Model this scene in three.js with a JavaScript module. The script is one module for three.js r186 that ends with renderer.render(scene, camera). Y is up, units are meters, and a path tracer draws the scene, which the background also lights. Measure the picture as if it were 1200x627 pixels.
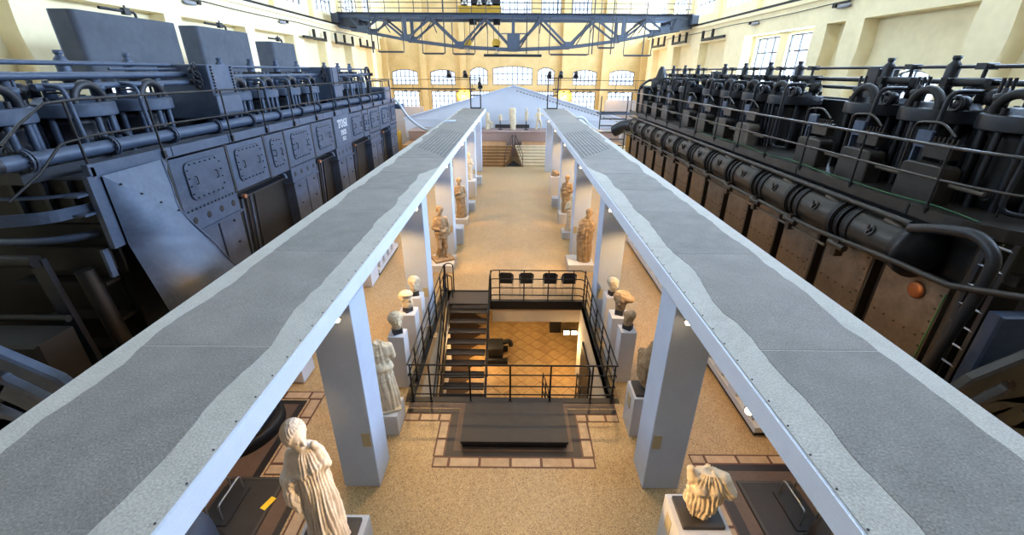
import * as THREE from 'three';
import { mergeGeometries } from 'three/addons/utils/BufferGeometryUtils.js';
import { RectAreaLightUniformsLib } from 'three/addons/lights/RectAreaLightUniformsLib.js';
import { ImprovedNoise } from 'three/addons/math/ImprovedNoise.js';
import { FontLoader } from 'three/addons/loaders/FontLoader.js';
import { TextGeometry } from 'three/addons/geometries/TextGeometry.js';

// ------------------------------------------------------------------ camera, sky, exposure
const scene = new THREE.Scene();
const renderer = new THREE.WebGLRenderer({ antialias: true });
renderer.toneMapping = THREE.LinearToneMapping;
renderer.toneMappingExposure = 1.32;
renderer.shadowMap.enabled = true;
RectAreaLightUniformsLib.init();
const camera = new THREE.PerspectiveCamera(2 * Math.atan(313.5 / 504) * 180 / Math.PI, 1200 / 627, 0.1, 300);
{
  const fw = new THREE.Vector3(-0.0020017, -0.4148701, -0.9098785);
  const rt = new THREE.Vector3(0.999972, 0.0057322, -0.0048136);
  const up = new THREE.Vector3(-0.0072126, 0.9098626, -0.414847);
  const m = new THREE.Matrix4().makeBasis(rt, up, fw.clone().negate());
  camera.quaternion.setFromRotationMatrix(m);
  camera.position.set(0, 6.8, 0);
}
scene.background = new THREE.Color().setRGB(1.6, 1.9, 2.4);      // even overcast daylight outside the windows
const DAY = new THREE.Color().setRGB(0.62, 0.86, 1.26);           // its tint
const GOLD = new THREE.Color().setRGB(1.0, 0.5, 0.1);            // the yellower lamps of the aisles
const WARM = new THREE.Color().setRGB(1.0, 0.6, 0.24);          // tint of the lamps
const DAY_RIGHT = 44, DAY_LEFT = 10, DAY_END = 4, LAMP = 0.22;   // the sun stands on the right-hand side of the hall
const areaLight = (x, y, z, w, h, dir, power, color = DAY) => {
  const l = new THREE.RectAreaLight(color, power, w, h);
  l.position.set(x, y, z); l.lookAt(x + dir[0], y + dir[1], z + dir[2]);
  l.name = 'window_daylight'; scene.add(l); return l;
};
// daylight standing outside the clerestory windows of both long walls, the end walls and the low windows
const WIN_Z = []; for (let k = 0; k < 9; k++) WIN_Z.push(-4.75 - 5.35 * k);
for (const z of WIN_Z) {
  areaLight(-14.75, 12.3, z, 3.6, 3.6, [1, -0.0001, 0], DAY_LEFT);
  areaLight(14.75, 12.3, z, 3.6, 3.6, [-1, -0.0001, 0], DAY_RIGHT);
}

// ------------------------------------------------------------------ helpers
let seed = 7;
const rnd = () => { seed = (seed * 1664525 + 1013904223) >>> 0; return seed / 4294967296; };
const NZ = new ImprovedNoise();
const noise = (x, y = 0, z = 0) => NZ.noise(x, y, z);
const V = (x, y, z) => new THREE.Vector3(x, y, z);
const used = {};
function numbered(n) { if (!(n in used)) { used[n] = 0; return n; } used[n]++; return n + '_' + String(used[n]).padStart(3, '0'); }
function ni(g) { return g.index ? g.toNonIndexed() : g; }
function boxUV(g) {                                    // texture coordinates in metres, by the way each face points
  const p = g.attributes.position, n = g.attributes.normal, uv = new Float32Array(p.count * 2);
  for (let i = 0; i < p.count; i++) {
    const ax = Math.abs(n.getX(i)), ay = Math.abs(n.getY(i)), az = Math.abs(n.getZ(i));
    let u, v;
    if (ay >= ax && ay >= az) { u = p.getX(i); v = p.getZ(i); } else if (ax >= az) { u = p.getZ(i); v = p.getY(i); } else { u = p.getX(i); v = p.getY(i); }
    uv[2 * i] = u; uv[2 * i + 1] = v;
  }
  g.setAttribute('uv', new THREE.BufferAttribute(uv, 2)); return g;
}
function join(list) {
  const a = list.flat().map(g => { const h = ni(g); for (const k of Object.keys(h.attributes)) if (!['position', 'normal'].includes(k)) h.deleteAttribute(k); return h; });
  return boxUV(a.length > 1 ? mergeGeometries(a) : a[0]);
}
function bx(x0, x1, y0, y1, z0, z1) { const g = new THREE.BoxGeometry(Math.abs(x1 - x0), Math.abs(y1 - y0), Math.abs(z1 - z0)); g.translate((x0 + x1) / 2, (y0 + y1) / 2, (z0 + z1) / 2); return g; }
function cb(x0, x1, y0, y1, z0, z1, c = 0.012) {       // chamfered box: extruded along z
  const w = Math.abs(x1 - x0) - 2 * c, h = Math.abs(y1 - y0) - 2 * c, d = Math.abs(z1 - z0) - 2 * c;
  const s = new THREE.Shape(); s.moveTo(-w / 2, -h / 2); s.lineTo(w / 2, -h / 2); s.lineTo(w / 2, h / 2); s.lineTo(-w / 2, h / 2);
  const g = new THREE.ExtrudeGeometry(s, { depth: d, bevelEnabled: true, bevelSize: c, bevelThickness: c, bevelSegments: 1 });
  g.translate((x0 + x1) / 2, (y0 + y1) / 2, (z0 + z1) / 2 - d / 2); return g;
}
function bar(a, b, r, r2 = r, seg = 8) {               // round bar from a to b
  const d = b.clone().sub(a), g = new THREE.CylinderGeometry(r2, r, d.length(), seg);
  g.applyQuaternion(new THREE.Quaternion().setFromUnitVectors(V(0, 1, 0), d.clone().normalize()));
  g.translate((a.x + b.x) / 2, (a.y + b.y) / 2, (a.z + b.z) / 2); return g;
}
function beam(a, b, w, h) {                            // square bar from a to b; h stands across the side view
  const d = b.clone().sub(a), L = d.length(), g = new THREE.BoxGeometry(w, h, L);
  const z = d.clone().normalize(), up = Math.abs(z.y) > 0.98 ? V(0, 0, 1) : V(0, 1, 0), x = up.clone().cross(z).normalize(), y = z.clone().cross(x);
  g.applyMatrix4(new THREE.Matrix4().makeBasis(x, y, z)); g.translate((a.x + b.x) / 2, (a.y + b.y) / 2, (a.z + b.z) / 2); return g;
}
function tube(pts, r, seg = 7, n, closed = false, tension = 0.5) { const c = new THREE.CatmullRomCurve3(pts, closed, 'catmullrom', tension); return new THREE.TubeGeometry(c, n || pts.length * 5, r, seg, closed); }
function bent(pts, r, rad = 0.12, seg = 7) {           // pipe with straight runs and rounded corners
  const out = [pts[0]];
  for (let i = 1; i < pts.length - 1; i++) {
    const p = pts[i], a = pts[i - 1].clone().sub(p), b = pts[i + 1].clone().sub(p), k = Math.min(rad, a.length() / 2.1, b.length() / 2.1);
    const q0 = p.clone().add(a.setLength(k)), q1 = p.clone().add(b.setLength(k));
    for (let t = 0; t <= 4; t++) { const s = t / 4; out.push(q0.clone().multiplyScalar((1 - s) ** 2).add(p.clone().multiplyScalar(2 * s * (1 - s))).add(q1.clone().multiplyScalar(s * s))); }
  }
  out.push(pts[pts.length - 1]);
  const path = new THREE.CurvePath(); for (let i = 0; i + 1 < out.length; i++) if (out[i].distanceTo(out[i + 1]) > 1e-5) path.add(new THREE.LineCurve3(out[i], out[i + 1]));
  return new THREE.TubeGeometry(new THREE.CatmullRomCurve3(resample(out), false, 'centripetal'), out.length * 3, r, seg);
}
function resample(p) { const o = [p[0]]; for (let i = 1; i < p.length; i++) { const d = p[i].distanceTo(p[i - 1]); if (d < 1e-4) continue; const k = Math.min(3, Math.ceil(d / 0.4)); for (let t = 1; t <= k; t++) o.push(p[i - 1].clone().lerp(p[i], t / k)); } return o; }
function lathe(prof, seg = 20) { return new THREE.LatheGeometry(prof.map(([r, y]) => new THREE.Vector2(r, y)), seg); }
function mv(g, x, y, z) { g.translate(x, y, z); return g; }
function rot(g, ax, a) { g['rotate' + ax](a); return g; }
function prism(pts, depth, axis = 'z', bevel = 0) {    // polygon extruded; axis x: pts are (z, y); axis y: pts are (x, z)
  const s = new THREE.Shape(pts.map(([a, b]) => new THREE.Vector2(a, b)));
  const g = new THREE.ExtrudeGeometry(s, { depth, bevelEnabled: bevel > 0, bevelSize: bevel, bevelThickness: bevel, bevelSegments: 1, curveSegments: 6 });
  if (axis === 'x') g.applyMatrix4(new THREE.Matrix4().set(0, 0, 1, 0, 0, 1, 0, 0, 1, 0, 0, 0, 0, 0, 0, 1)), flip(g);
  if (axis === 'y') g.applyMatrix4(new THREE.Matrix4().set(1, 0, 0, 0, 0, 0, 1, 0, 0, 1, 0, 0, 0, 0, 0, 1)), flip(g);
  return g;
}
function flip(g) { const p = ni(g).attributes.position.array; const n = ni(g); for (let i = 0; i < p.length; i += 9) for (let k = 0; k < 3; k++) { const t = p[i + 3 + k]; p[i + 3 + k] = p[i + 6 + k]; p[i + 6 + k] = t; } g.index = null; g.setAttribute('position', new THREE.BufferAttribute(p, 3)); g.deleteAttribute('uv'); g.computeVertexNormals(); void n; }
function shapeGeo(shape, holes, depth, bevel = 0) { for (const h of holes || []) shape.holes.push(h); return new THREE.ExtrudeGeometry(shape, { depth, bevelEnabled: bevel > 0, bevelSize: bevel, bevelThickness: bevel, bevelSegments: 1, curveSegments: 8 }); }
function roundRect(w, h, r, P = THREE.Shape) { const s = new P(), x = -w / 2, y = -h / 2; s.moveTo(x + r, y); s.lineTo(x + w - r, y); s.absarc(x + w - r, y + r, r, -Math.PI / 2, 0); s.lineTo(x + w, y + h - r); s.absarc(x + w - r, y + h - r, r, 0, Math.PI / 2); s.lineTo(x + r, y + h); s.absarc(x + r, y + h - r, r, Math.PI / 2, Math.PI); s.lineTo(x, y + r); s.absarc(x + r, y + r, r, Math.PI, Math.PI * 1.5); return s; }

function mesh(name, geo, mat, parent, label) {
  const m = new THREE.Mesh(Array.isArray(geo) ? join(geo) : (geo.userData.ready ? geo : join([geo])), mat);
  m.name = parent === scene ? numbered(name) : name; m.castShadow = m.receiveShadow = true;
  if (label) m.userData.label = label;
  (parent || scene).add(m); return m;
}
function keep(g) { const h = Array.isArray(g) ? join(g) : join([g]); h.userData.ready = true; return h; }   // a geometry shared by alike pieces
function piece(name, geo, mat, parent, x, y, z, ry = 0, label) { const m = mesh(name, geo, mat, parent, label); m.position.set(x, y, z); m.rotation.y = ry; return m; }
function thing(name, label, category, pos = [0, 0, 0], group, turn = 0) {
  const o = new THREE.Group(); o.name = numbered(name); o.position.set(...pos); o.rotation.y = turn;
  o.userData = { label, category }; if (group) o.userData.group = group; scene.add(o); return o;
}
function single(name, geo, mat, label, category, group, pos, turn = 0) {
  const m = mesh(name, geo, mat, scene, label); m.userData.category = category; if (group) m.userData.group = group;
  if (pos) m.position.set(...pos); m.rotation.y = turn; return m;
}
function struct(name, geo, mat, label) { const m = mesh(name, geo, mat, scene, label); m.userData.kind = 'structure'; return m; }

// ------------------------------------------------------------------ materials
function tex(size, metres, f, srgb = true) {           // f(u, v, out) with u, v in 0..1, tiling
  const d = new Uint8Array(size * size * 4), o = [0, 0, 0];
  for (let y = 0; y < size; y++) for (let x = 0; x < size; x++) { f(x / size, y / size, o); const i = (y * size + x) * 4; d[i] = o[0]; d[i + 1] = o[1]; d[i + 2] = o[2]; d[i + 3] = 255; }
  const t = new THREE.DataTexture(d, size, size); t.wrapS = t.wrapT = THREE.RepeatWrapping; t.magFilter = THREE.LinearFilter; t.minFilter = THREE.LinearMipmapLinearFilter; t.generateMipmaps = true;
  if (srgb) t.colorSpace = THREE.SRGBColorSpace; t.repeat.set(1 / metres, 1 / metres); t.needsUpdate = true; return t;
}
// noise that tiles: sampled on a torus of period n
const tn = (u, v, n, s = 0) => { const f = (a, b) => noise(a * n + s, b * n + s * 1.7, s); const A = f(u, v), B = f(u - 1, v), C = f(u, v - 1), D = f(u - 1, v - 1); return (A * (1 - u) + B * u) * (1 - v) + (C * (1 - u) + D * u) * v; };
const clamp = (x, a = 0, b = 255) => Math.min(b, Math.max(a, x));
const mixc = (o, a, b, t) => { for (let k = 0; k < 3; k++) o[k] = clamp(a[k] + (b[k] - a[k]) * t); };
function mottle(base, dev, { size = 256, metres = 1.5, fine = 6, coarse = 10, n1 = 5, n2 = 18, s = 3, grain = 0, gn = 90 } = {}) {
  return tex(size, metres, (u, v, o) => { const k = tn(u, v, n1, s) * coarse + tn(u, v, n2, s + 9) * coarse * 0.6 + (rnd() - 0.5) * 2 * fine + (grain ? tn(u, v, gn, s + 20) * grain : 0); for (let c = 0; c < 3; c++) o[c] = clamp(base[c] + k * dev[c]); });
}
function speckled(base, chips, size, metres, count, rmax, dev = 6) {
  const d = new Float32Array(size * size * 3);
  for (let i = 0; i < size * size; i++) { const k = (rnd() - 0.5) * 2 * dev + tn((i % size) / size, Math.floor(i / size) / size, 6, 2) * 10; for (let c = 0; c < 3; c++) d[i * 3 + c] = base[c] + k; }
  for (let n = 0; n < count; n++) {
    const cx = rnd() * size, cy = rnd() * size, r = 0.6 + rnd() * rmax, col = chips[Math.floor(rnd() * chips.length)], st = 0.6 + rnd() * 0.8, an = rnd() * 3;
    for (let y = -Math.ceil(r * 1.6); y <= r * 1.6; y++) for (let x = -Math.ceil(r * 1.6); x <= r * 1.6; x++) {
      const X = x * Math.cos(an) + y * Math.sin(an), Y = (-x * Math.sin(an) + y * Math.cos(an)) * st; if (X * X + Y * Y > r * r) continue;
      const i = (((cy + y + size) | 0) % size) * size + (((cx + x + size) | 0) % size); for (let c = 0; c < 3; c++) d[i * 3 + c] = col[c];
    }
  }
  return tex(size, metres, (u, v, o) => { const i = (Math.round(v * size) * size + Math.round(u * size)) * 3; o[0] = clamp(d[i]); o[1] = clamp(d[i + 1]); o[2] = clamp(d[i + 2]); });
}
const std = (o) => new THREE.MeshStandardMaterial(o);
const bumpFine = tex(256, 0.5, (u, v, o) => { o[0] = o[1] = o[2] = 128 + tn(u, v, 40, 1) * 90 + tn(u, v, 12, 5) * 60; }, false);
const bumpStone = tex(256, 0.4, (u, v, o) => { o[0] = o[1] = o[2] = 128 + tn(u, v, 9, 1) * 110 + tn(u, v, 26, 5) * 60; }, false);
const M = {
  terrazzo: std({ map: speckled([178, 152, 108], [[136, 104, 66], [206, 184, 144], [112, 88, 62], [196, 166, 118], [158, 126, 84]], 1024, 2.2, 26000, 3.2), roughness: 0.42 }),
  tileLow: std({ map: mottle([196, 160, 104], [1, 0.95, 0.8], { coarse: 22 }), roughness: 0.5 }),
  tileLowB: std({ map: mottle([182, 146, 92], [1, 0.95, 0.8], { coarse: 22, s: 8 }), roughness: 0.5 }),
  groutDark: std({ color: 0x4a3520, roughness: 0.8 }),
  borderTile: std({ map: mottle([184, 158, 126], [1, 0.9, 0.75], { coarse: 26, fine: 8, metres: 0.7 }), roughness: 0.45 }),
  borderTileB: std({ map: mottle([174, 148, 116], [1, 0.9, 0.75], { coarse: 26, fine: 8, metres: 0.7, s: 6 }), roughness: 0.45 }),
  borderDark: std({ map: mottle([92, 56, 34], [1, 0.8, 0.7], { coarse: 12 }), roughness: 0.5 }),
  borderBlack: std({ map: mottle([26, 18, 15], [1, 0.9, 0.9], { coarse: 8 }), roughness: 0.45 }),
  borderBrown: std({ map: mottle([90, 71, 57], [1, 0.9, 0.85], { coarse: 12, fine: 9 }), roughness: 0.5 }),
  wallCream: std({ map: mottle([246, 230, 186], [1, 1, 1.05], { size: 512, metres: 4, coarse: 12, fine: 2 }), roughness: 0.9 }),
  wallYellow: std({ map: mottle([204, 180, 126], [1, 1, 1.2], { size: 512, metres: 4, coarse: 14, fine: 2, s: 5 }), roughness: 0.9 }),
  fasciaPaint: std({ map: mottle([208, 216, 230], [1, 1, 1], { metres: 2, coarse: 5, fine: 4, s: 17 }), roughness: 0.8 }),
  plasterWhite: std({ map: mottle([182, 195, 216], [1, 1, 1], { metres: 2, coarse: 6, fine: 4 }), roughness: 0.85 }),
  plasterWarm: std({ map: mottle([206, 198, 182], [1, 1, 1], { metres: 2, coarse: 8, fine: 4, s: 14 }), roughness: 0.85 }),
  plinth: std({ map: mottle([196, 197, 200], [1, 1, 1], { metres: 1, coarse: 5, fine: 4, s: 6 }), roughness: 0.8 }),
  plinthGrey: std({ map: mottle([150, 150, 154], [1, 1, 1], { metres: 1, coarse: 6, fine: 5, s: 4 }), roughness: 0.8 }),
  slab: std({ map: mottle([164, 161, 152], [1, 1, 1], { size: 512, metres: 2.4, coarse: 12, fine: 6, grain: 30, gn: 130 }), roughness: 0.9, bumpMap: bumpFine, bumpScale: 0.004 }),
  felt: std({ map: mottle([119, 116, 110], [1, 1, 1], { size: 512, metres: 2.4, coarse: 12, fine: 8, n1: 7, n2: 30, grain: 34, gn: 130 }), roughness: 0.95, bumpMap: bumpFine, bumpScale: 0.005 }),
  feltB: std({ map: mottle([124, 120, 114], [1, 1, 1], { size: 512, metres: 2.4, coarse: 12, fine: 8, n1: 4, n2: 22, s: 11, grain: 34, gn: 130 }), roughness: 0.95, bumpMap: bumpFine, bumpScale: 0.005 }),
  ridge: std({ color: 0x4c4d4e, roughness: 0.95 }),
  paint: std({ map: mottle([62, 75, 95], [1, 1.02, 1.06], { size: 512, metres: 1.4, coarse: 16, fine: 7 }), roughness: 0.5, metalness: 0.15 }),
  paintB: std({ map: mottle([57, 69, 88], [1, 1.02, 1.06], { size: 512, metres: 1.4, coarse: 16, fine: 7, s: 12 }), roughness: 0.52, metalness: 0.15 }),
  paintDark: std({ map: mottle([31, 34, 41], [1, 1, 1.05], { metres: 1.2, coarse: 10, fine: 5 }), roughness: 0.5, metalness: 0.2 }),
  tank: std({ map: mottle([66, 72, 82], [1, 1, 1], { size: 512, metres: 2.4, coarse: 16, fine: 6, n1: 4, n2: 14, s: 21 }), roughness: 0.7 }),
  rPaint: std({ map: mottle([50, 45, 39], [1, 0.96, 0.9], { size: 512, metres: 1.4, coarse: 13, fine: 7, s: 15 }), roughness: 0.38, metalness: 0.35 }),
  rPanel: std({ map: mottle([82, 72, 60], [1, 0.94, 0.86], { size: 512, metres: 1.6, coarse: 26, fine: 9, s: 18 }), roughness: 0.6, metalness: 0.1 }),
  rBlack: std({ map: mottle([32, 34, 38], [1, 1, 1], { metres: 1, coarse: 9, fine: 5, s: 31 }), roughness: 0.42, metalness: 0.3 }),
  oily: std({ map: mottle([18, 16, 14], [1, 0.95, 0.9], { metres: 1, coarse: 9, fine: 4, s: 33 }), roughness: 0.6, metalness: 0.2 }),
  brass: std({ color: 0x8a5430, roughness: 0.45, metalness: 0.8 }),
  railR: std({ color: 0x4a4642, roughness: 0.32, metalness: 0.8 }),
  steel: std({ color: 0x9aa0a8, roughness: 0.3, metalness: 0.9 }),
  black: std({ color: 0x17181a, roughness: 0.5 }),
  iron: std({ map: mottle([22, 21, 22], [1, 1, 1], { metres: 0.6, coarse: 6, fine: 4 }), roughness: 0.5, metalness: 0.3 }),
  stairTread: std({ map: mottle([58, 52, 48], [1, 1, 1], { metres: 0.8, coarse: 8, fine: 6, s: 41 }), roughness: 0.55, metalness: 0.2 }),
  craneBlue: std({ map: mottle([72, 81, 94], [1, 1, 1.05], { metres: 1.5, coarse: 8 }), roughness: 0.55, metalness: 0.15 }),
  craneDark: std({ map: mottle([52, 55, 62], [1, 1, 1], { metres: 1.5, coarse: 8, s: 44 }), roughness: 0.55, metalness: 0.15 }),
  yellow: std({ color: 0xc79a2c, roughness: 0.5 }),
  signYellow: std({ color: 0xf0c81e, roughness: 0.5 }),
  wood: std({ map: tex(256, 1.2, (u, v, o) => { const k = tn(u, v * 1, 3, 2) * 20 + Math.sin((v * 34 + tn(u, v, 4, 7) * 2.4) * 6.283) * 12 + (rnd() - 0.5) * 12; o[0] = 158 + k; o[1] = 118 + k * 0.9; o[2] = 74 + k * 0.7; }), roughness: 0.6 }),
  woodPale: std({ map: tex(256, 1.2, (u, v, o) => { const k = tn(u, v, 3, 2) * 14 + Math.sin((v * 30 + tn(u, v, 4, 7) * 2) * 6.283) * 8 + (rnd() - 0.5) * 10; o[0] = 206 + k; o[1] = 186 + k; o[2] = 152 + k; }), roughness: 0.6 }),
  mauve: std({ map: mottle([150, 128, 120], [1, 1, 1], { metres: 1, coarse: 7 }), roughness: 0.8 }),
  marble: std({ map: mottle([206, 198, 186], [1, 0.97, 0.88], { size: 512, metres: 0.7, coarse: 26, fine: 8, n1: 4, n2: 16, s: 51 }), roughness: 0.7, bumpMap: bumpStone, bumpScale: 0.006 }),
  marbleWarm: std({ map: mottle([212, 194, 162], [1, 0.95, 0.8], { size: 512, metres: 0.7, coarse: 30, fine: 9, n1: 4, n2: 16, s: 53 }), roughness: 0.75, bumpMap: bumpStone, bumpScale: 0.006 }),
  marbleBrown: std({ map: mottle([156, 130, 96], [1, 0.92, 0.78], { size: 512, metres: 0.6, coarse: 36, fine: 10, n1: 5, n2: 18, s: 55 }), roughness: 0.75, bumpMap: bumpStone, bumpScale: 0.007 }),
  slabDark: std({ map: mottle([60, 56, 52], [1, 1, 1], { metres: 0.6, coarse: 7 }), roughness: 0.5 }),
  platform: std({ map: mottle([36, 33, 31], [1, 1, 1], { metres: 0.8, coarse: 8, fine: 8, s: 61 }), roughness: 0.55 }),
  platformSide: std({ color: 0x131314, roughness: 0.6 }),
  card: std({ map: mottle([176, 164, 132], [1, 1, 1], { metres: 0.2, coarse: 8, fine: 6 }), roughness: 0.6 }),
  glass: new THREE.MeshPhysicalMaterial({ color: 0xffffff, transmission: 1, thickness: 0, roughness: 0.02, ior: 1.45 }),
  winFrame: std({ color: 0x3a3c42, roughness: 0.5 }),
  ceiling: std({ color: 0xe9e4d6, roughness: 0.9 }),
  gable: std({ map: mottle([196, 202, 212], [1, 1, 1], { metres: 3, coarse: 5, fine: 2, s: 63 }), roughness: 0.85 }),
  rubber: std({ color: 0xb9c0c8, roughness: 0.45 }),
  chairBlack: std({ color: 0x141416, roughness: 0.55 }),
  chrome: std({ color: 0xc8c8c8, roughness: 0.2, metalness: 1 }),
  green: std({ color: 0x1f5a2c, roughness: 0.5 }),
  rust: std({ map: mottle([150, 96, 64], [1, 0.8, 0.7], { metres: 0.4, coarse: 26 }), roughness: 0.6 }),
  glow: std({ color: 0xffffff, emissive: 0xffd9a0, emissiveIntensity: 14, roughness: 0.4 }),
  glowWhite: std({ color: 0xffffff, emissive: 0xfff2dc, emissiveIntensity: 18, roughness: 0.4 }),
};
for (const k of ['brass']) M[k].side = THREE.DoubleSide;
const both = (m) => { const c = m.clone(); c.side = THREE.DoubleSide; return c; };
M.sheet = both(M.paint);

// ------------------------------------------------------------------ floor, stairwell, inlaid borders
const HX0 = -2.22, HX1 = 2.25, HZ0 = -12.3, HZ1 = -7.66, SX = -0.72, SZ = -12.95;   // stairwell opening; stairs side reaches further back
const floor = struct('floor', [
  bx(-13.9, HX0, -0.35, 0, -49.4, 5.4), bx(HX1, 13.9, -0.35, 0, -49.4, 5.4), bx(HX0, HX1, -0.35, 0, HZ1, 5.4),
  bx(HX0, SX, -0.35, 0, -49.4, SZ), bx(SX, HX1, -0.35, 0, -49.4, HZ0),
], M.terrazzo, 'speckled tan terrazzo floor of the hall');
function slabPiece(name, x0, x1, z0, z1, mat, h = 0.006, parent = floor) { const m = mesh(name, bx(x0, x1, 0, h, z0, z1), mat, parent); return m; }
function tileRun(x0, x1, z0, z1, cuts, along) {        // tiles between cut lines with dark joints
  slabPiece('border_joint', x0, x1, z0, z1, M.borderDark, 0.003);
  for (let i = 0; i + 1 < cuts.length; i++) {
    const g = 0.026, m = i % 2 ? M.borderTile : M.borderTileB;
    if (along === 'x') slabPiece('border_tile', cuts[i] + g, cuts[i + 1] - g, z0 + g * 1.4, z1 - g * 1.4, m);
    else slabPiece('border_tile', x0 + g * 1.4, x1 - g * 1.4, cuts[i] + g, cuts[i + 1] - g, m);
  }
}
// border round the dark platform in the middle
tileRun(-1.51, 1.6, -6.06, -5.8, [-1.51, -1.2, -0.61, -0.02, 0.57, 1.17, 1.6], 'x');
tileRun(-1.53, -1.3, -6.98, -6.06, [-6.98, -6.5, -6.06], 'z'); tileRun(1.37, 1.62, -6.98, -6.06, [-6.98, -6.5, -6.06], 'z');
tileRun(-2.3, -1.3, -7.22, -6.98, [-2.3, -1.98, -1.56, -1.3], 'x'); tileRun(1.37, 2.3, -7.22, -6.98, [1.37, 1.62, 2.02, 2.3], 'x');
slabPiece('border_band', -1.3, 1.37, -6.2, -6.06, M.borderBlack, 0.004); slabPiece('border_band', -1.3, -1.15, -7.36, -6.2, M.borderBlack, 0.004); slabPiece('border_band', 1.22, 1.37, -7.36, -6.2, M.borderBlack, 0.004);
slabPiece('border_band', -2.3, -1.3, -7.36, -7.22, M.borderBlack, 0.004); slabPiece('border_band', 1.37, 2.3, -7.36, -7.22, M.borderBlack, 0.004);
slabPiece('border_field', -1.15, 1.24, -7.58, -6.18, M.borderBrown, 0.002); slabPiece('border_field', -2.3, -1.15, -7.58, -7.38, M.borderBrown, 0.002); slabPiece('border_field', 1.24, 2.3, -7.58, -7.38, M.borderBrown, 0.002);
// border in the right aisle
{
  const c = []; for (let x = 3.74; x < 7; x += 0.62) c.push(x);
  tileRun(3.45, c[c.length - 1], -6.16, -5.92, [3.45, ...c], 'x');
  tileRun(3.45, 3.7, -5.92, -1.9, [-5.92, -5.3, -4.68, -4.06, -3.44, -2.82, -2.2, -1.9].sort((a, b) => a - b), 'z');
  slabPiece('border_band', 3.7, 7, -5.92, -5.78, M.borderBlack, 0.004); slabPiece('border_band', 3.7, 3.88, -5.78, -1.9, M.borderBlack, 0.004);
  slabPiece('border_field', 3.88, 7, -5.78, -1.9, M.borderBrown, 0.002);
}
// border in the left aisle
{
  tileRun(-7, -4.3, -7.88, -7.62, [-7, -6.3, -5.8, -5.2, -4.62, -4.3], 'x');
  tileRun(-4.58, -4.3, -7.62, -5.86, [-7.62, -7.05, -6.46, -5.86], 'z');
  tileRun(-4.58, -3.42, -5.86, -5.6, [-4.58, -4.2, -3.7, -3.42], 'x');
  tileRun(-3.68, -3.42, -5.6, -1.9, [-5.6, -5.0, -4.4, -3.8, -3.2, -2.6, -1.9], 'z');
  slabPiece('border_band', -7, -4.62, -7.58, -7.46, M.borderBlack, 0.004); slabPiece('border_band', -4.76, -4.62, -7.46, -5.44, M.borderBlack, 0.004);
  slabPiece('border_band', -4.62, -3.72, -5.56, -5.44, M.borderBlack, 0.004); slabPiece('border_band', -3.84, -3.72, -5.44, -1.9, M.borderBlack, 0.004);
  slabPiece('border_field', -7, -4.76, -7.46, -1.9, M.borderBrown, 0.002); slabPiece('border_field', -4.76, -3.84, -5.44, -1.9, M.borderBrown, 0.002);
}
// lower level seen down the stairwell
const LOW = -3.05;
const floorLow = struct('floor_lower', [bx(-6, 8, LOW - 0.3, LOW - 0.015, -24, -6.2)], M.groutDark, 'tiled floor of the level below the stairwell');
{
  const t = 0.46, g = keep(bx(-t / 2 + 0.008, t / 2 - 0.008, -0.015, 0, -t / 2 + 0.008, t / 2 - 0.008)), r = t / Math.SQRT2; let n = 0;
  for (let a = -30; a < 30; a++) for (let b = -30; b < 30; b++) {
    const x = (a + b) * r, z = -12 + (a - b) * r; if (x < -1.6 || x > 3.4 || z > -8.4 || z < -17.2 || n > 290) continue;
    n++; piece('floor_tile', g, (a * 7 + b * 3) % 4 ? M.tileLow : M.tileLowB, floorLow, x, LOW, z, Math.PI / 4);
  }
}
struct('wall_stairwell', [
  bx(HX0 - 0.2, HX0, LOW, -0.0, -12.95, HZ1), bx(HX1, HX1 + 0.2, LOW, -0.0, HZ0 - 0.15, HZ1), bx(HX0 - 0.2, HX1 + 0.2, LOW, -0.0, HZ1, HZ1 + 0.2),
  bx(SX + 0.05, HX1 + 0.2, -0.85, -0.36, HZ0 - 0.3, HZ0 - 0.1), bx(HX0, SX + 0.05, -0.85, -0.36, SZ - 0.35, SZ - 0.15),
], M.plasterWarm, 'pale plastered sides of the stairwell');
struct('ceiling_lower', bx(-6, 8, -0.5, -0.36, -24, HZ0 - 0.3), M.plasterWhite);
struct('wall_lower', [bx(-6, 8, LOW, -0.36, -24.2, -24), bx(-6.2, -6, LOW, -0.36, -24, -6.2), bx(8, 8.2, LOW, -0.36, -24, -6.2), bx(-6, 8, LOW, -0.36, -6.4, -6.2)], M.plasterWhite);

// ------------------------------------------------------------------ hall shell
const WX = 13.5, HALL0 = -49, HALL1 = 5.2, TOP = 15.4;
function rectPath(x0, x1, y0, y1, P = THREE.Path) { const p = new P(); p.moveTo(x0, y0); p.lineTo(x1, y0); p.lineTo(x1, y1); p.lineTo(x0, y1); p.lineTo(x0, y0); return p; }
function archPath(x0, x1, y0, y1, rise, P = THREE.Path) { const p = new P(), w = (x1 - x0) / 2, R = (w * w + rise * rise) / (2 * rise), a = Math.asin(w / R); p.moveTo(x0, y0); p.lineTo(x1, y0); p.lineTo(x1, y1 - rise); for (let i = 1; i <= 10; i++) { const t = a - 2 * a * i / 10; p.lineTo((x0 + x1) / 2 + R * Math.sin(t), y1 - R + R * Math.cos(t)); } p.lineTo(x0, y0); return p; }
function panelX(shape, holes, x0, x1) {                // a wall in the plane across x; the shape is drawn in (z, y)
  const g = shapeGeo(shape, holes, x1 - x0); const h = ni(g); h.applyMatrix4(new THREE.Matrix4().set(0, 0, 1, x0, 0, 1, 0, 0, 1, 0, 0, 0, 0, 0, 0, 1)); flip(h); return h;
}
let winN = 0;
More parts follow.
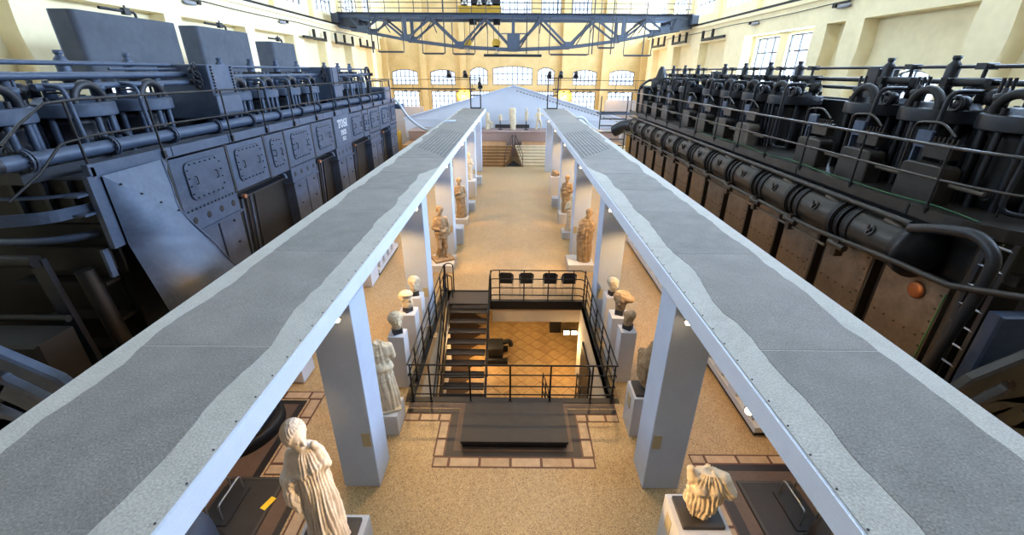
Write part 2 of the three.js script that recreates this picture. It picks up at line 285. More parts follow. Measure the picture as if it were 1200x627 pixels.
function windowGrid(c, axis, w, h, cols, rows, rise, label) {   // axis 'x': pane across x (long wall); 'z': across z (end wall)
  winN++;
  const o = new THREE.Group(); o.name = 'window_' + winN; o.userData = { kind: 'structure', label }; o.position.set(...c); if (axis === 'x') o.rotation.y = Math.PI / 2; scene.add(o);
  const f = 0.07, top = (x) => { if (!rise) return h / 2; const R = ((w / 2) ** 2 + rise * rise) / (2 * rise); return h / 2 - R + Math.sqrt(Math.max(0, R * R - x * x)); };
  const outer = rise ? archPath(-w / 2, w / 2, -h / 2, h / 2, rise, THREE.Shape) : rectPath(-w / 2, w / 2, -h / 2, h / 2, THREE.Shape);
  const inner = rise ? archPath(-w / 2 + f, w / 2 - f, -h / 2 + f, h / 2 - f, rise) : rectPath(-w / 2 + f, w / 2 - f, -h / 2 + f, h / 2 - f);
  mesh('window_frame', mv(shapeGeo(outer, [inner], 0.1), 0, 0, -0.05), M.winFrame, o);
  for (let i = 1; i < cols; i++) { const x = -w / 2 + w * i / cols; mesh('muntin', bx(x - 0.04, x + 0.04, -h / 2 + f, top(x) - f, -0.03, 0.03), M.winFrame, o); }
  for (let j = 1; j < rows; j++) { const y = -h / 2 + (h - rise) * j / rows; mesh('muntin', bx(-w / 2 + f, w / 2 - f, y - 0.035, y + 0.035, -0.028, 0.028), M.winFrame, o); }
  for (let i = 0; i < cols; i++) for (let j = 0; j < rows; j++) {
    const x0 = -w / 2 + w * i / cols + 0.02, x1 = -w / 2 + w * (i + 1) / cols - 0.02, y0 = -h / 2 + (h - rise) * j / rows + 0.02, last = j === rows - 1, y1 = -h / 2 + (h - rise) * (j + 1) / rows - 0.02;
    const s = new THREE.Shape(); s.moveTo(x0, y0); s.lineTo(x1, y0); if (last && rise) for (let k = 0; k <= 3; k++) { const x = x1 + (x0 - x1) * k / 3; s.lineTo(x, top(x) - 0.04); } else { s.lineTo(x1, y1); s.lineTo(x0, y1); }
    mesh('pane', mv(new THREE.ShapeGeometry(s), 0, 0, 0.0), M.glass, o);
  }
  return o;
}
const RECESS = {
  '-1': [[-13.4, -9], [-19.1, -14.3], [-24.6, -19.9], [-29.8, -25.3], [-34.6, -31], [-40, -35.6], [-45.6, -41], [-48.6, -46.6]],
  '1': [[-13.5, -9], [-19.2, -14.5], [-21.4, -20.1], [-28.7, -22.1], [-35.4, -31], [-41, -37], [-47, -42.5]],
};
for (const s of [-1, 1]) {
  const X = (a, b) => s < 0 ? [-b, -a] : [a, b], side = s < 0 ? 'left' : 'right', parts = [], holes = [];
  for (const [z0, z1] of RECESS[s]) {
    const mid = (z0 + z1) / 2, wdt = z1 - z0;
    if (s > 0 && z0 === -28.7) {
      for (const [a, b] of [[-28.3, -25.9], [-25.1, -22.5]]) holes.push([a, b, 4.0, 8.6, 0, 3, 6, 'tall steel window in the right wall ' + (a < -26 ? 'nearer the crane' : 'nearer the camera')]);
    } else if (wdt > 3) holes.push([mid - 1.2, mid + 1.2, 3.8, 6.95, 0.5, 4, 4, `arched window low in the ${side} wall behind the engine`]);
  }
  // back of the recesses, with the window openings
  parts.push(panelX(rectPath(HALL0 - 0.4, HALL1, 0, 9.9, THREE.Shape), holes.map(h => h[4] ? archPath(h[0], h[1], h[2], h[3], h[4]) : rectPath(h[0], h[1], h[2], h[3])), ...X(14.1, 14.5)));
  // piers between the recesses, thicker towards their heads
  const rs = RECESS[s], edges = [HALL1]; for (const [a, b] of [...rs].sort((p, q) => q[1] - p[1])) { edges.push(b, a); } edges.push(HALL0 - 0.4);
  for (let i = 0; i < edges.length; i += 2) {
    const b = edges[i], a = edges[i + 1], k = 0.16;
    const p = new THREE.Shape(); p.moveTo(a, 0); p.lineTo(b, 0); p.lineTo(b, 6.9); p.bezierCurveTo(b + k * 0.2, 7.3, b + k, 7.5, b + k * 0.7, 8.1); p.lineTo(b + k * 0.4, 8.75); p.lineTo(a - k * 0.4, 8.75); p.lineTo(a - k * 0.7, 8.1); p.bezierCurveTo(a - k, 7.5, a - k * 0.2, 7.3, a, 6.9); p.lineTo(a, 0);
    parts.push(panelX(p, [], ...X(13.5, 14.1)));
  }
  parts.push(bx(...X(13.5, 14.1), 8.75, 9.8, HALL0 - 0.4, HALL1), bx(...X(13.38, 14.6), 9.72, 9.9, HALL0 - 0.4, HALL1));
  // upper wall with clerestory openings and shallow pilasters
  const up = WIN_Z.map(z => [z - 1.6, z + 1.6, 10.7, 13.9]);
  parts.push(panelX(rectPath(HALL0 - 0.4, HALL1, 9.9, TOP, THREE.Shape), up.map(h => rectPath(...h)), ...X(14.05, 14.5)));
  for (let k = 0; k < 11; k++) { const z = 3.27 - 5.35 * k; if (z > HALL0) parts.push(bx(...X(13.75, 14.05), 9.9, TOP, z - 0.3, z + 0.3)); }
  struct('wall_' + side, parts, M.wallCream, `${side} cream wall of the hall with recessed bays`);
  for (const h of holes) windowGrid([s * 14.3, (h[2] + h[3]) / 2, (h[0] + h[1]) / 2], 'x', h[1] - h[0], h[3] - h[2], h[5], h[6], h[4], h[7]);
  for (const h of up) windowGrid([s * 14.3, (h[2] + h[3]) / 2, (h[0] + h[1]) / 2], 'x', h[1] - h[0], h[3] - h[2], 4, 4, 0, `high clerestory window in the ${side} wall`);
  struct('trim_' + (s < 0 ? 1 : 2), [bx(s * 13.42 - 0.05, s * 13.42 + 0.05, 9.9, 10.02, HALL0, HALL1)], M.iron, `dark crane rail along the ${side} wall`);
  for (const h of holes) areaLight(s * 14.8, (h[2] + h[3]) / 2, (h[0] + h[1]) / 2, h[1] - h[0], h[3] - h[2], [-s, 0, 0], s < 0 ? DAY_LEFT : DAY_RIGHT * 0.6);
}
{
  const upper = [[-12.75, -10.05, 5.45, 6.95, 0.25, 6, 3], [-8.75, -6.15, 5.45, 6.95, 0.25, 6, 3], [-4.6, -2.75, 5.5, 7.2, 0.35, 4, 3], [-2.25, 1.9, 5.5, 7.3, 0.2, 8, 3], [2.4, 4.2, 5.5, 7.2, 0.35, 4, 3], [6.1, 8.6, 5.5, 7.0, 0.25, 6, 3], [9.9, 12.5, 5.5, 7.0, 0.25, 6, 3]];
  const lower = [[-12.75, -10.05], [-8.75, -6.15], [-4.6, -2.6], [2.4, 4.2], [6.1, 8.6], [9.9, 12.5]].map(([a, b]) => [a, b, 2.9, 4.9, 0, 6, 4]);
  const high = [[-5.4, -2.4], [-1.9, 1.7], [2.6, 4.6], [5.6, 7.6]].map(([a, b]) => [a, b, 11.7, 14.2, 0, 5, 4]);
  const all = [...upper, ...lower, ...high];
  const s = rectPath(-14.5, 14.5, -0.3, TOP, THREE.Shape);
  const g = shapeGeo(s, all.map(h => h[4] ? archPath(h[0], h[1], h[2], h[3], h[4]) : rectPath(h[0], h[1], h[2], h[3])), 0.4); g.translate(0, 0, HALL0 - 0.4);
  const pil = []; for (const x of [-9.35, -5.3, 5.15, 9.25]) pil.push(bx(x - 0.28, x + 0.28, 0, TOP, HALL0, HALL0 + 0.4));
  pil.push(bx(-13.5, -12.95, 0, 9.7, HALL0, HALL0 + 0.5), bx(12.95, 13.5, 0, 9.7, HALL0, HALL0 + 0.5), bx(-13.5, 13.5, 5.0, 5.35, HALL0, HALL0 + 0.08));
  struct('wall_end', [g, ...pil], M.wallYellow, 'far yellow end wall with rows of windows');
  for (const h of all) {
    const where = h[2] > 10 ? 'top row' : h[2] > 5 ? 'arched row' : 'lower row', pos = (h[0] + h[1]) / 2, side = pos < -9 ? 'far left' : pos < -5 ? 'left' : pos < -2.3 ? 'left of centre' : pos < 1.95 ? 'centre' : pos < 5 ? 'right of centre' : pos < 9 ? 'right' : 'far right';
    windowGrid([(h[0] + h[1]) / 2, (h[2] + h[3]) / 2, HALL0 - 0.15], 'z', h[1] - h[0], h[3] - h[2], h[5], h[6], h[4], `end wall window, ${where}, ${side}`);
    areaLight((h[0] + h[1]) / 2, (h[2] + h[3]) / 2, HALL0 - 0.6, h[1] - h[0], h[3] - h[2], [0, 0, 1], DAY_END);
  }
  struct('ceiling', bx(-14.5, 14.5, TOP, TOP + 0.3, HALL0 - 0.4, HALL1 + 0.4), M.ceiling, 'pale ceiling of the hall');
  struct('wall_near', bx(-14.5, 14.5, -0.3, TOP, HALL1, HALL1 + 0.4), M.mauve, 'near end wall behind the camera');
}

// ------------------------------------------------------------------ the two canopies over the sculpture galleries
const P0 = -5.39, PS = 5.34, CY0 = 3.76, CY1 = 4.01, CIN = 2.35, CW = 1.98, CEND = -38;
function canopy(s) {
  const side = s < 0 ? 'left' : 'right', o = thing('canopy', `long flat grey roofed canopy on pale pillars along the ${side} row of sculptures`, 'canopy');
  const X = (a) => s * (CIN + a);                       // a: distance outwards from the inner edge
  mesh('roof_slab', cb(Math.min(X(0.03), X(CW)), Math.max(X(0.03), X(CW)), CY0, CY1, CEND, 0.6, 0.015), M.slab, o, 'pale grey cement slab');
  mesh('fascia', cb(Math.min(X(0), X(0.03)), Math.max(X(0), X(0.03)), CY0 - 0.01, CY1 - 0.012, CEND, 0.6, 0.004), M.fasciaPaint, o, 'smooth pale front edge of the slab');
  // roofing felt laid in sheets, each with its own uneven edges
  const cuts = [0.55, -1.3, -3.95, -6.7, -9.1, -11.0, -13.0, -15.4, -18.4, -22.2, -27, -32, CEND + 0.1];
  for (let i = 0; i + 1 < cuts.length; i++) {
    const z1 = cuts[i] - 0.02, z0 = cuts[i + 1], n = 24, A = [], B = [];
    const inset = (z) => Math.max(0.02, (z > -12.6 ? 0.4 : z > -14 ? 0.4 - 0.36 * (-12.6 - z) / 1.4 : 0.04) + (z > -14 ? noise(z * 0.9, s * 5) * 0.13 + noise(z * 4.1, s * 3) * 0.035 : noise(z * 0.7, 3 * s) * 0.03));
    const outset = (z) => Math.max(0.05, (z > -20 ? 0.27 : 0.16) + noise(z * 0.8, s * 9 + 4) * 0.14 + noise(z * 3.7, s) * 0.04);
    for (let k = 0; k <= n; k++) { const z = z0 + (z1 - z0) * k / n; A.push([X(inset(z)), z]); B.push([X(CW - outset(z)), z]); }
    const g = prism([...A, ...B.reverse()], 0.005, 'y'); g.translate(0, CY1 - 0.001, 0);
    mesh('roofing_felt', g, i % 2 ? M.felt : M.feltB, o, 'dark grey roofing felt with a ragged edge');
  }
  // raised ribs in the felt half way along
  for (let k = 0; k < 9; k++) { const a = 0.1 + k * 0.16, z1 = -15.6 - k * 0.25, z0 = -22 - k * 0.2; mesh('felt_rib', beam(V(X(a + 0.06), CY1 + 0.006, z1), V(X(a), CY1 + 0.006, z0), 0.03, 0.012), M.ridge, o); }
  // rivet heads along the inner edge
  const rv = []; for (let z = -1.6; z > -9; z -= 0.31) rv.push(mv(new THREE.CylinderGeometry(0.008, 0.01, 0.01, 6), X(0.05), CY1 + 0.004, z));
  const r = mesh('rivets', rv, M.ridge, o); r.userData.kind = 'stuff';
  for (let k = 0; k < 6; k++) {
    const z = P0 - PS * k, w = 0.634, d = 0.63;
    const p = mesh('pillar', cb(Math.min(X(0), X(w)), Math.max(X(0), X(w)), 0, CY0, z - d, z, 0.008), M.plasterWhite, o);
    if (k < 5) mesh('caption_card', bx(Math.min(X(0.03), X(0.17)), Math.max(X(0.03), X(0.17)), 0.98, 1.27, z, z + 0.012), M.card, p, 'small beige caption card');
  }
  return o;
}
canopy(-1); canopy(1);

// ------------------------------------------------------------------ diesel engines
const CYL = [-7.35, -9.0, -10.6, -14.0, -15.65, -17.35, -19.05, -21.85, -23.55, -25.25];
const headG = {};
function unitShapes(deck) {                             // one cylinder head, standing on the origin
  const y = deck, st = [];
  for (let k = 0; k < 11; k++) { const a = k / 11 * Math.PI * 2 + 0.2; st.push(keep(bar(V(Math.cos(a) * 0.6, y, Math.sin(a) * 0.6), V(Math.cos(a) * 0.6, 5.97, Math.sin(a) * 0.6), 0.055))); }
  const nut = []; for (let k = 0; k < 10; k++) { const a = k / 10 * Math.PI * 2; nut.push(mv(new THREE.CylinderGeometry(0.045, 0.045, 0.1, 6), Math.cos(a) * 0.62, 6.26, Math.sin(a) * 0.62)); }
  return {
    liner: keep(lathe([[0, y], [0.5, y], [0.5, y + 0.3], [0.46, y + 0.34], [0.46, 5.8], [0.56, 5.95], [0, 5.95]], 22)),
    flange: keep(lathe([[0, 5.95], [0.7, 5.95], [0.72, 5.97], [0.72, 6.18], [0.7, 6.2], [0.5, 6.21], [0.44, 6.3], [0, 6.32]], 26)),
    nuts: keep(nut), studs: st,
    cage: keep(lathe([[0, 6.28], [0.1, 6.28], [0.1, 6.42], [0.13, 6.43], [0.13, 6.5], [0.05, 6.52], [0.05, 6.6], [0, 6.6]], 10)),
    arch: keep((() => { const g = new THREE.TorusGeometry(0.33, 0.08, 8, 14, Math.PI); g.rotateY(Math.PI / 2); g.translate(0, 6.2, 0); return g; })()),
    column: keep(lathe([[0, 6.1], [0.1, 6.1], [0.1, 6.4], [0.14, 6.42], [0.14, 6.5], [0.09, 6.54], [0.115, 6.62], [0.115, 6.96], [0.06, 7.03], [0.06, 7.06], [0.075, 7.07], [0.075, 7.13], [0, 7.13]], 12)),
    rod: keep(bar(V(0, y + 0.2, 0), V(0, 6.75, 0), 0.028)),
    rocker: keep([cb(-0.22, 0.22, 6.58, 6.74, -0.08, 0.08), mv(rot(new THREE.CylinderGeometry(0.075, 0.075, 0.7, 10), 'X', Math.PI / 2), 0.05, 6.66, -0.35)]),
    ball: keep(mv(new THREE.SphereGeometry(0.15, 12, 9), 0, 6.42, 0)),
  };
}
function cylinderUnits(o, ax, d, deck, m) {             // d: the side that faces the middle of the hall
  const S = unitShapes(deck);
  CYL.forEach((z, i) => {
    piece('cylinder_liner', S.liner, m.dark, o, ax, 0, z);
    const f = piece('head_flange', S.flange, m.head, o, ax, 0, z); mesh('flange_nuts', S.nuts, m.dark, f).userData.kind = 'stuff';
    for (const g of S.studs) piece('stud', g, m.head, o, ax, 0, z);
    piece('arch_pipe', S.arch, m.dark, o, ax + d * 0.5, 0, z + 0.05);
    piece('valve_column', S.column, m.head, o, ax - d * 0.12, 0, z - 0.32);
    piece('valve_cage', S.cage, m.head, o, ax + d * 0.12, 0, z + 0.4); piece('valve_cage', S.cage, m.dark, o, ax - d * 0.3, 0, z + 0.28); piece('valve_cage', S.cage, m.head, o, ax + d * 0.42, 0, z - 0.3);
    piece('push_rod', S.rod, m.head, o, ax + d * 0.3, 0, z - 0.52); piece('push_rod', S.rod, m.head, o, ax + d * 0.12, 0, z - 0.6); piece('push_rod', S.rod, m.dark, o, ax - d * 0.05, 0, z - 0.66);
    piece('rocker', S.rocker, m.dark, o, ax - d * 0.05, 0, z - 0.12, d > 0 ? 0 : Math.PI);
    piece('valve_body', S.ball, m.dark, o, ax - d * 0.1, 0, z + 0.72);
    // bent feed pipes down the front of each cylinder
    const fx = ax + d * 0.82, z1 = z + 0.78;
    mesh('feed_pipe', bent([V(fx - d * 0.5, 6.52, z1 + 0.1), V(fx - d * 0.05, 6.52, z1), V(fx, deck + 0.12, z1 - 0.02), V(fx - d * 0.3, deck + 0.1, z1 + 0.25)], 0.042, 0.16), m.head, o);
    mesh('feed_pipe', bent([V(fx - d * 0.45, 6.4, z1 - 0.1), V(fx - d * 0.12, 6.4, z1 - 0.08), V(fx - d * 0.1, deck, z1 - 0.1)], 0.022, 0.1), m.dark, o);
    if (i % 2) mesh('feed_pipe', bent([V(fx, deck, z - 0.2), V(fx, deck + 0.35, z - 0.2), V(fx - d * 0.2, deck + 0.35, z - 0.2)], 0.05, 0.12), m.head, o);
    mesh('valve_wheel', [rot(new THREE.TorusGeometry(0.09, 0.016, 6, 12), 'Y', 0), bx(-0.08, 0.08, -0.012, 0.012, -0.012, 0.012), bx(-0.012, 0.012, -0.08, 0.08, -0.012, 0.012)].map(g => mv(g, fx - d * 0.06, deck + 0.3, z + 0.42)), m.dark, o);
  });
}
function boltRow(pts, r, h, axis) { return pts.map(p => { const g = new THREE.CylinderGeometry(r, r, h, 6); if (axis === 'x') g.rotateZ(Math.PI / 2); if (axis === 'z') g.rotateX(Math.PI / 2); return mv(g, p.x, p.y, p.z); }); }
const bolts = (o, name, list, mat) => { const m = mesh(name, list, mat, o); m.userData.kind = 'stuff'; return m; };

// ---- left engine
{
  const o = thing('diesel_engine', 'huge blue-grey diesel engine with riveted access panels, left of the galleries', 'engine');
  const fx = -7.5, deck = 5.06, zs = [-9.35, -11.43, -13.25, -14.5, -16.57, -18.6, -20.55, -22.4, -23.3, -25.27, -27.4, -28.85];
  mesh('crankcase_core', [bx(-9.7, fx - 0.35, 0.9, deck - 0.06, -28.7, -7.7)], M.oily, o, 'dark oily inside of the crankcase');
  mesh('bed_plate', [cb(-9.7, -7.0, 0, 0.9, -29.4, -7.2, 0.03)], M.oily, o);
  mesh('deck_plate', [bx(-9.72, fx, deck - 0.06, deck, -29, -7.55)], M.paintB, o);
  mesh('top_casing', [bx(-9.7, -7.98, deck, deck + 0.2, -28.6, -6.9)], M.paintDark, o); mesh('added_backing', bx(-9.7, -9.45, deck + 0.2, 6.05, -28, -6.9), M.oily, o, 'dark backing added behind the cylinders to darken their gaps');  // backing added to stop light showing between the cylinders
  for (let i = 0; i + 1 < zs.length; i++) {
    const z1 = zs[i], z0 = zs[i + 1], w = z1 - z0, narrow = w < 1.4, mid = (z0 + z1) / 2;
    const yb = 3.79 - (narrow ? 0.03 : 0);
    const p = mesh('access_panel', cb(fx - 0.1, fx + (i === 5 ? 0.03 : 0), yb, deck - 0.02, z0 + 0.05, z1 - 0.05, 0.012), i % 2 ? M.paint : M.paintB, o);
    mesh('seam_strip', bx(fx - 0.08, fx + 0.004, yb, deck, z1 - 0.035, z1 + 0.03), M.black, o);
    const bl = []; for (let y = yb + 0.06; y < deck - 0.05; y += 0.085) bl.push(V(fx - 0.03, y, z1 + 0.02)); bolts(o, 'seam_bolts', boltRow(bl, 0.02, 0.04, 'x'), M.paintDark);
    if (i === 5) {                                       // raised name plate with three lines of white lettering
      o.userData.plate = p; continue;
    }
    const dw = narrow ? 0.62 : Math.min(1.25, w - 0.55), dh = 0.86;
    const g = shapeGeo(roundRect(dw, dh, 0.16), [], 0.03, 0.008); g.rotateY(Math.PI / 2);
    const door = mesh('access_door', mv(g, fx, 4.42, mid), M.paintB, p, 'bolted oval-cornered access door');
    const rimO = roundRect(dw + 0.03, dh + 0.03, 0.17), rimI = roundRect(dw - 0.02, dh - 0.02, 0.15, THREE.Path), rg = shapeGeo(rimO, [rimI], 0.02); rg.rotateY(Math.PI / 2);
    mesh('door_gasket', mv(rg, fx - 0.006, 4.42, mid), M.black, door);
    const nb = [], P = roundRect(dw - 0.09, dh - 0.09, 0.12).getSpacedPoints(narrow ? 14 : 20); for (const q of P) nb.push(V(fx + 0.045, 4.42 + q.y, mid + q.x));
    mesh('door_bolts', boltRow(nb, 0.018, 0.05, 'x'), M.paintDark, door).userData.kind = 'stuff';
    for (const e of [-1, 1]) mesh('door_handle', bent([V(fx + 0.03, 4.34, mid + e * dw * 0.3), V(fx + 0.09, 4.34, mid + e * dw * 0.3), V(fx + 0.09, 4.52, mid + e * dw * 0.3), V(fx + 0.03, 4.52, mid + e * dw * 0.3)], 0.012, 0.03), M.black, door);
  }
  const font = await new FontLoader().loadAsync('fonts/droid/droid_serif_bold.typeface.json');
  [['TOSI', 0.46, 4.55], ['1933', 0.26, 4.24], ['N 2', 0.15, 4.0]].forEach(([t, w, y]) => {
    const g = new TextGeometry(t, { font, size: 0.3, depth: 0.02, curveSegments: 3 }); g.computeBoundingBox(); const b = g.boundingBox, L = b.max.x - b.min.x;
    const k = w * 2.4 / L; g.translate(-(b.max.x + b.min.x) / 2, 0, 0); g.scale(k, Math.min(k, 1.1), 1); g.rotateY(Math.PI / 2); g.translate(fx + 0.03, y, -19.58);
    mesh('lettering', g, M.plinth, o.userData.plate, 'white raised lettering');
  });
  delete o.userData.plate;
  // kick plate under the railing, in lengths
  for (let z = -7.55, i = 0; z > -28.6; z -= 2.05, i++) mesh('kick_plate', cb(fx - 0.03, fx + 0.015, deck, deck + 0.2, Math.max(-29, z - 2.03), z, 0.006), M.paint, o);
  // lower supports, shade of the bolt holes painted as black discs, dark bays between
  for (const [z1, z0] of [[-9.45, -11.45], [-14.55, -16.5], [-18.65, -20.5], [-23.35, -25.2], [-27.3, -28.85]]) {
    const f = mesh('frame_support', cb(fx - 0.5, fx - 0.02, 3.3, 3.78, z0, z1, 0.012), M.paint, o);
    for (let k = 0; k < 4; k++) mesh('bolt_hole_shade', mv(rot(lathe([[0, 0.004], [0.075, 0.004], [0.085, 0], [0.085, -0.03]], 14), 'Z', -Math.PI / 2), fx - 0.018, 3.54, z0 + (z1 - z0) * (k + 0.5) / 4), M.black, f);
    mesh('frame_lip', cb(fx - 0.5, fx + 0.03, 3.25, 3.3, z0 - 0.03, z1 + 0.03, 0.01), M.paintB, o);
    mesh('frame_leg', cb(fx - 0.5, fx - 0.03, 0.9, 3.25, z0 + 0.05, (z0 + z1) / 2 - 0.03, 0.012), M.paintB, o); mesh('frame_leg', cb(fx - 0.5, fx - 0.03, 0.9, 3.25, (z0 + z1) / 2 + 0.03, z1 - 0.05, 0.012), M.paintB, o);
    bolts(o, 'frame_bolts', boltRow([0.2, 0.8].flatMap(t => [3.1, 2.5, 1.9, 1.3].map(y => V(fx - 0.02, y, z0 + (z1 - z0) * t))), 0.035, 0.05, 'x'), M.paintDark);
    bolts(o, 'lip_bolts', boltRow(Array.from({ length: 14 }, (_, k) => V(fx + 0.0, 3.8, z0 + (z1 - z0) * (k + 0.5) / 14)), 0.022, 0.05, 'y'), M.paintDark);
  }
  for (const [z1, z0] of [[-11.5, -14.5], [-16.55, -18.6], [-20.55, -23.3], [-25.25, -27.25]]) {      // rods and brackets in the bays
    mesh('bay_shelf', cb(fx - 0.5, fx - 0.05, 3.52, 3.57, z0 + 0.3, z1 - 0.2, 0.01), M.paintDark, o);
    for (let k = 0; k < 4; k++) mesh('bay_rod', bar(V(fx - 0.2, 3.5, z1 - 0.35 - k * 0.22), V(fx - 0.28, 0.9, z1 - 0.3 - k * 0.2), 0.035), k % 2 ? M.paintDark : M.paint, o);
    mesh('bay_hook', bent([V(fx - 0.3, 3.7, z0 + 0.5), V(fx + 0.02, 3.7, z0 + 0.5), V(fx + 0.05, 3.56, z0 + 0.5)], 0.05, 0.08), M.paint, o);
    mesh('bay_lamp_cap', mv(rot(new THREE.CylinderGeometry(0.06, 0.06, 0.08, 10), 'Z', Math.PI / 2), fx + 0.06, 3.62, z1 - 0.12), M.rust, o, 'small pinkish copper cap');
  }
  // air pipe along the deck
  const pz = -7.9, py = 5.43;
  mesh('air_pipe', bar(V(pz, py, -6.45), V(pz, py, -28.4), 0.125, 0.125, 18), M.paint, o, 'long blue-grey pipe along the deck');
  for (let z = -7.0; z > -28.4; z -= 1.62) { const f = mesh('pipe_flange', [bar(V(pz, py, z - 0.05), V(pz, py, z - 0.015), 0.19, 0.19, 18), bar(V(pz, py, z + 0.015), V(pz, py, z + 0.05), 0.19, 0.19, 18)], M.paintB, o); mesh('flange_bolts', boltRow(Array.from({ length: 9 }, (_, k) => V(pz + Math.cos(k * 0.7) * 0.16, py + Math.sin(k * 0.7) * 0.16, z)), 0.02, 0.16, 'z'), M.paintDark, f).userData.kind = 'stuff'; }
  mesh('pipe_end', [lathe([[0, 0], [0.2, 0], [0.22, 0.03], [0.22, 0.1], [0.13, 0.16], [0.125, 0.3]], 18)].map(g => mv(rot(g, 'X', -Math.PI / 2), pz, py, -6.3)), M.paintDark, o);
  // thin lines above the heads
  for (const [x, y, r, z0, z1] of [[-8.75, 6.9, 0.042, -4.6, -12], [-8.45, 6.68, 0.065, -4.6, -12.2], [-8.3, 6.5, 0.06, -8.0, -12.2], [-8.6, 6.8, 0.03, -10, -12], [-8.75, 6.88, 0.04, -13.1, -20.1], [-8.4, 6.62, 0.055, -13.1, -20.1], [-8.6, 6.86, 0.04, -20.9, -27.2], [-8.3, 6.6, 0.05, -20.9, -27]]) mesh('head_line', bar(V(x, y, z0), V(x, y, z1), r, r, 10), M.paint, o);
  cylinderUnits(o, -8.78, 1, deck + 0.2, { head: M.paint, dark: M.paintDark });
  // pump housings between the groups of cylinders
  for (const [z1, z0, yb] of [[-12.05, -13.15, 5.62], [-20.15, -21.0, 5.62]]) {
    const s = new THREE.Shape(); s.moveTo(-9.1, 6.9); s.lineTo(-7.86, 6.9); s.lineTo(-7.86, 6.2); s.lineTo(-7.8, 6.15); s.lineTo(-7.8, yb + 0.15); s.quadraticCurveTo(-7.82, yb, -8.0, yb); s.lineTo(-9.1, yb);
    const g = shapeGeo(s, [], z1 - z0 - 0.04, 0.02); g.translate(0, 0, z0 + 0.02);
    const b = mesh('pump_housing', g, M.paint, o, 'smooth blue-grey pump housing');
    for (const e of [0.12, 0.88]) { mesh('housing_bolts', boltRow(Array.from({ length: 9 }, (_, k) => V(-7.85, 6.26 + k * 0.075, z0 + (z1 - z0) * e)), 0.03, 0.1, 'x'), M.paintDark, b).userData.kind = 'stuff'; }
    mesh('valve_cluster', [0, 1, 2, 3, 4].flatMap(k => [mv(new THREE.SphereGeometry(0.075, 8, 6), -8.1 - 0.1 * (k % 2), 6.4 + k * 0.12, z1 + 0.1), rot(new THREE.TorusGeometry(0.1, 0.018, 6, 10), 'Y', 0.5 * k).translate(-8.05, 6.42 + k * 0.11, z1 + 0.16), bar(V(-8.2, 6.4 + k * 0.12, z1 - 0.02), V(-8.0, 6.4 + k * 0.12, z1 + 0.2), 0.03)]), M.paintDark, o).userData.kind = 'stuff';
  }
  mesh('end_wheel', [rot(new THREE.TorusGeometry(0.34, 0.08, 8, 20), 'Y', Math.PI / 2).translate(-8.4, 6.6, -26.9), bar(V(-8.4, 6.3, -26.9), V(-8.4, 5.2, -26.9), 0.14), bar(V(-8.8, 6.6, -26.9), V(-8.1, 6.6, -26.9), 0.08)], M.paintDark, o);
  mesh('end_casing', [cb(-9.2, -7.6, 5.06, 5.9, -28.6, -27.3, 0.05), cb(-7.6, -7.0, 4.6, 4.9, -29.3, -28.8, 0.05)], M.paint, o);
  // railing
  const posts = [-7.58, -9.32, -11.76, -13.5, -15.3, -17.1, -18.9, -20.7, -22.5, -24.3, -26.1, -27.9];
  for (const z of posts) { mesh('railing_post', bar(V(-7.47, deck, z), V(-7.47, 6.32, z), 0.022), M.iron, o); mesh('post_foot', [bx(-7.5, -7.42, deck + 0.02, deck + 0.16, z - 0.035, z + 0.035)], M.iron, o); }
  mesh('railing_bar', bent([V(-7.2, 5.8, -6.15), V(-7.35, 5.95, -6.5), V(-7.47, 6.32, -7.25), V(-7.47, 6.32, -28)], 0.022, 0.2), M.iron, o);
  mesh('railing_bar', bent([V(-7.64, 4.95, -6.3), V(-7.55, 5.1, -6.6), V(-7.47, 5.72, -7.3), V(-7.47, 5.72, -28)], 0.022, 0.2), M.iron, o);
  // near end: corner flange, dark plates, curved guard bands
  mesh('corner_flange', prism([[-7.42, 5.08], [-7.66, 5.08], [-7.66, 3.74], [-7.42, 3.74]], 0.1, 'x').translate(-7.52, 0, 0), M.paint, o);
  mesh('corner_cap', cb(-7.54, -7.42, 5.06, 5.28, -7.62, -7.5, 0.01), M.paint, o);
  mesh('end_plate', [bx(-9.9, -7.52, 4.2, 5.04, -7.62, -7.56), bx(-9.9, -7.55, 3.2, 4.16, -7.66, -7.6)], M.oily, o);
  for (const x of [-7.9, -8.35, -8.9]) mesh('end_rib', [bx(x - 0.04, x + 0.04, 4.3, 5.0, -7.56, -7.46)], M.paintDark, o);
  const bandAlong = (pts, y, h, th) => { const c = new THREE.CatmullRomCurve3(pts).getPoints(18), P = c.map(p => [p.x, p.z]), Q = c.map((p, k) => { const t = c[Math.min(18, k + 1)].clone().sub(c[Math.max(0, k - 1)]).normalize(); return [p.x + t.z * th, p.z - t.x * th]; }); const g = prism([...P, ...Q.reverse()], h, 'y'); g.translate(0, y, 0); return g; };
  mesh('guard_band', bandAlong([V(-7.6, 0, -7.62), V(-7.72, 0, -7.3), V(-7.9, 0, -6.95), V(-8.3, 0, -6.75), V(-8.9, 0, -6.6), V(-9.8, 0, -6.5)], 4.4, 0.2, 0.03), M.paint, o, 'wide curved guard band');
  mesh('guard_band', bandAlong([V(-7.6, 0, -7.7), V(-7.75, 0, -7.4), V(-8.0, 0, -7.2), V(-8.6, 0, -7.08), V(-9.2, 0, -7.0)], 4.78, 0.03, 0.14), M.paintB, o, 'thin curved guard strip');
  mesh('guard_tube', tube([V(-7.8, 3.98, -7.68), V(-8.0, 3.98, -7.4), V(-8.4, 3.98, -7.18), V(-9.1, 3.98, -7.1), V(-10, 3.98, -7.1)], 0.07, 8), M.paint, o);
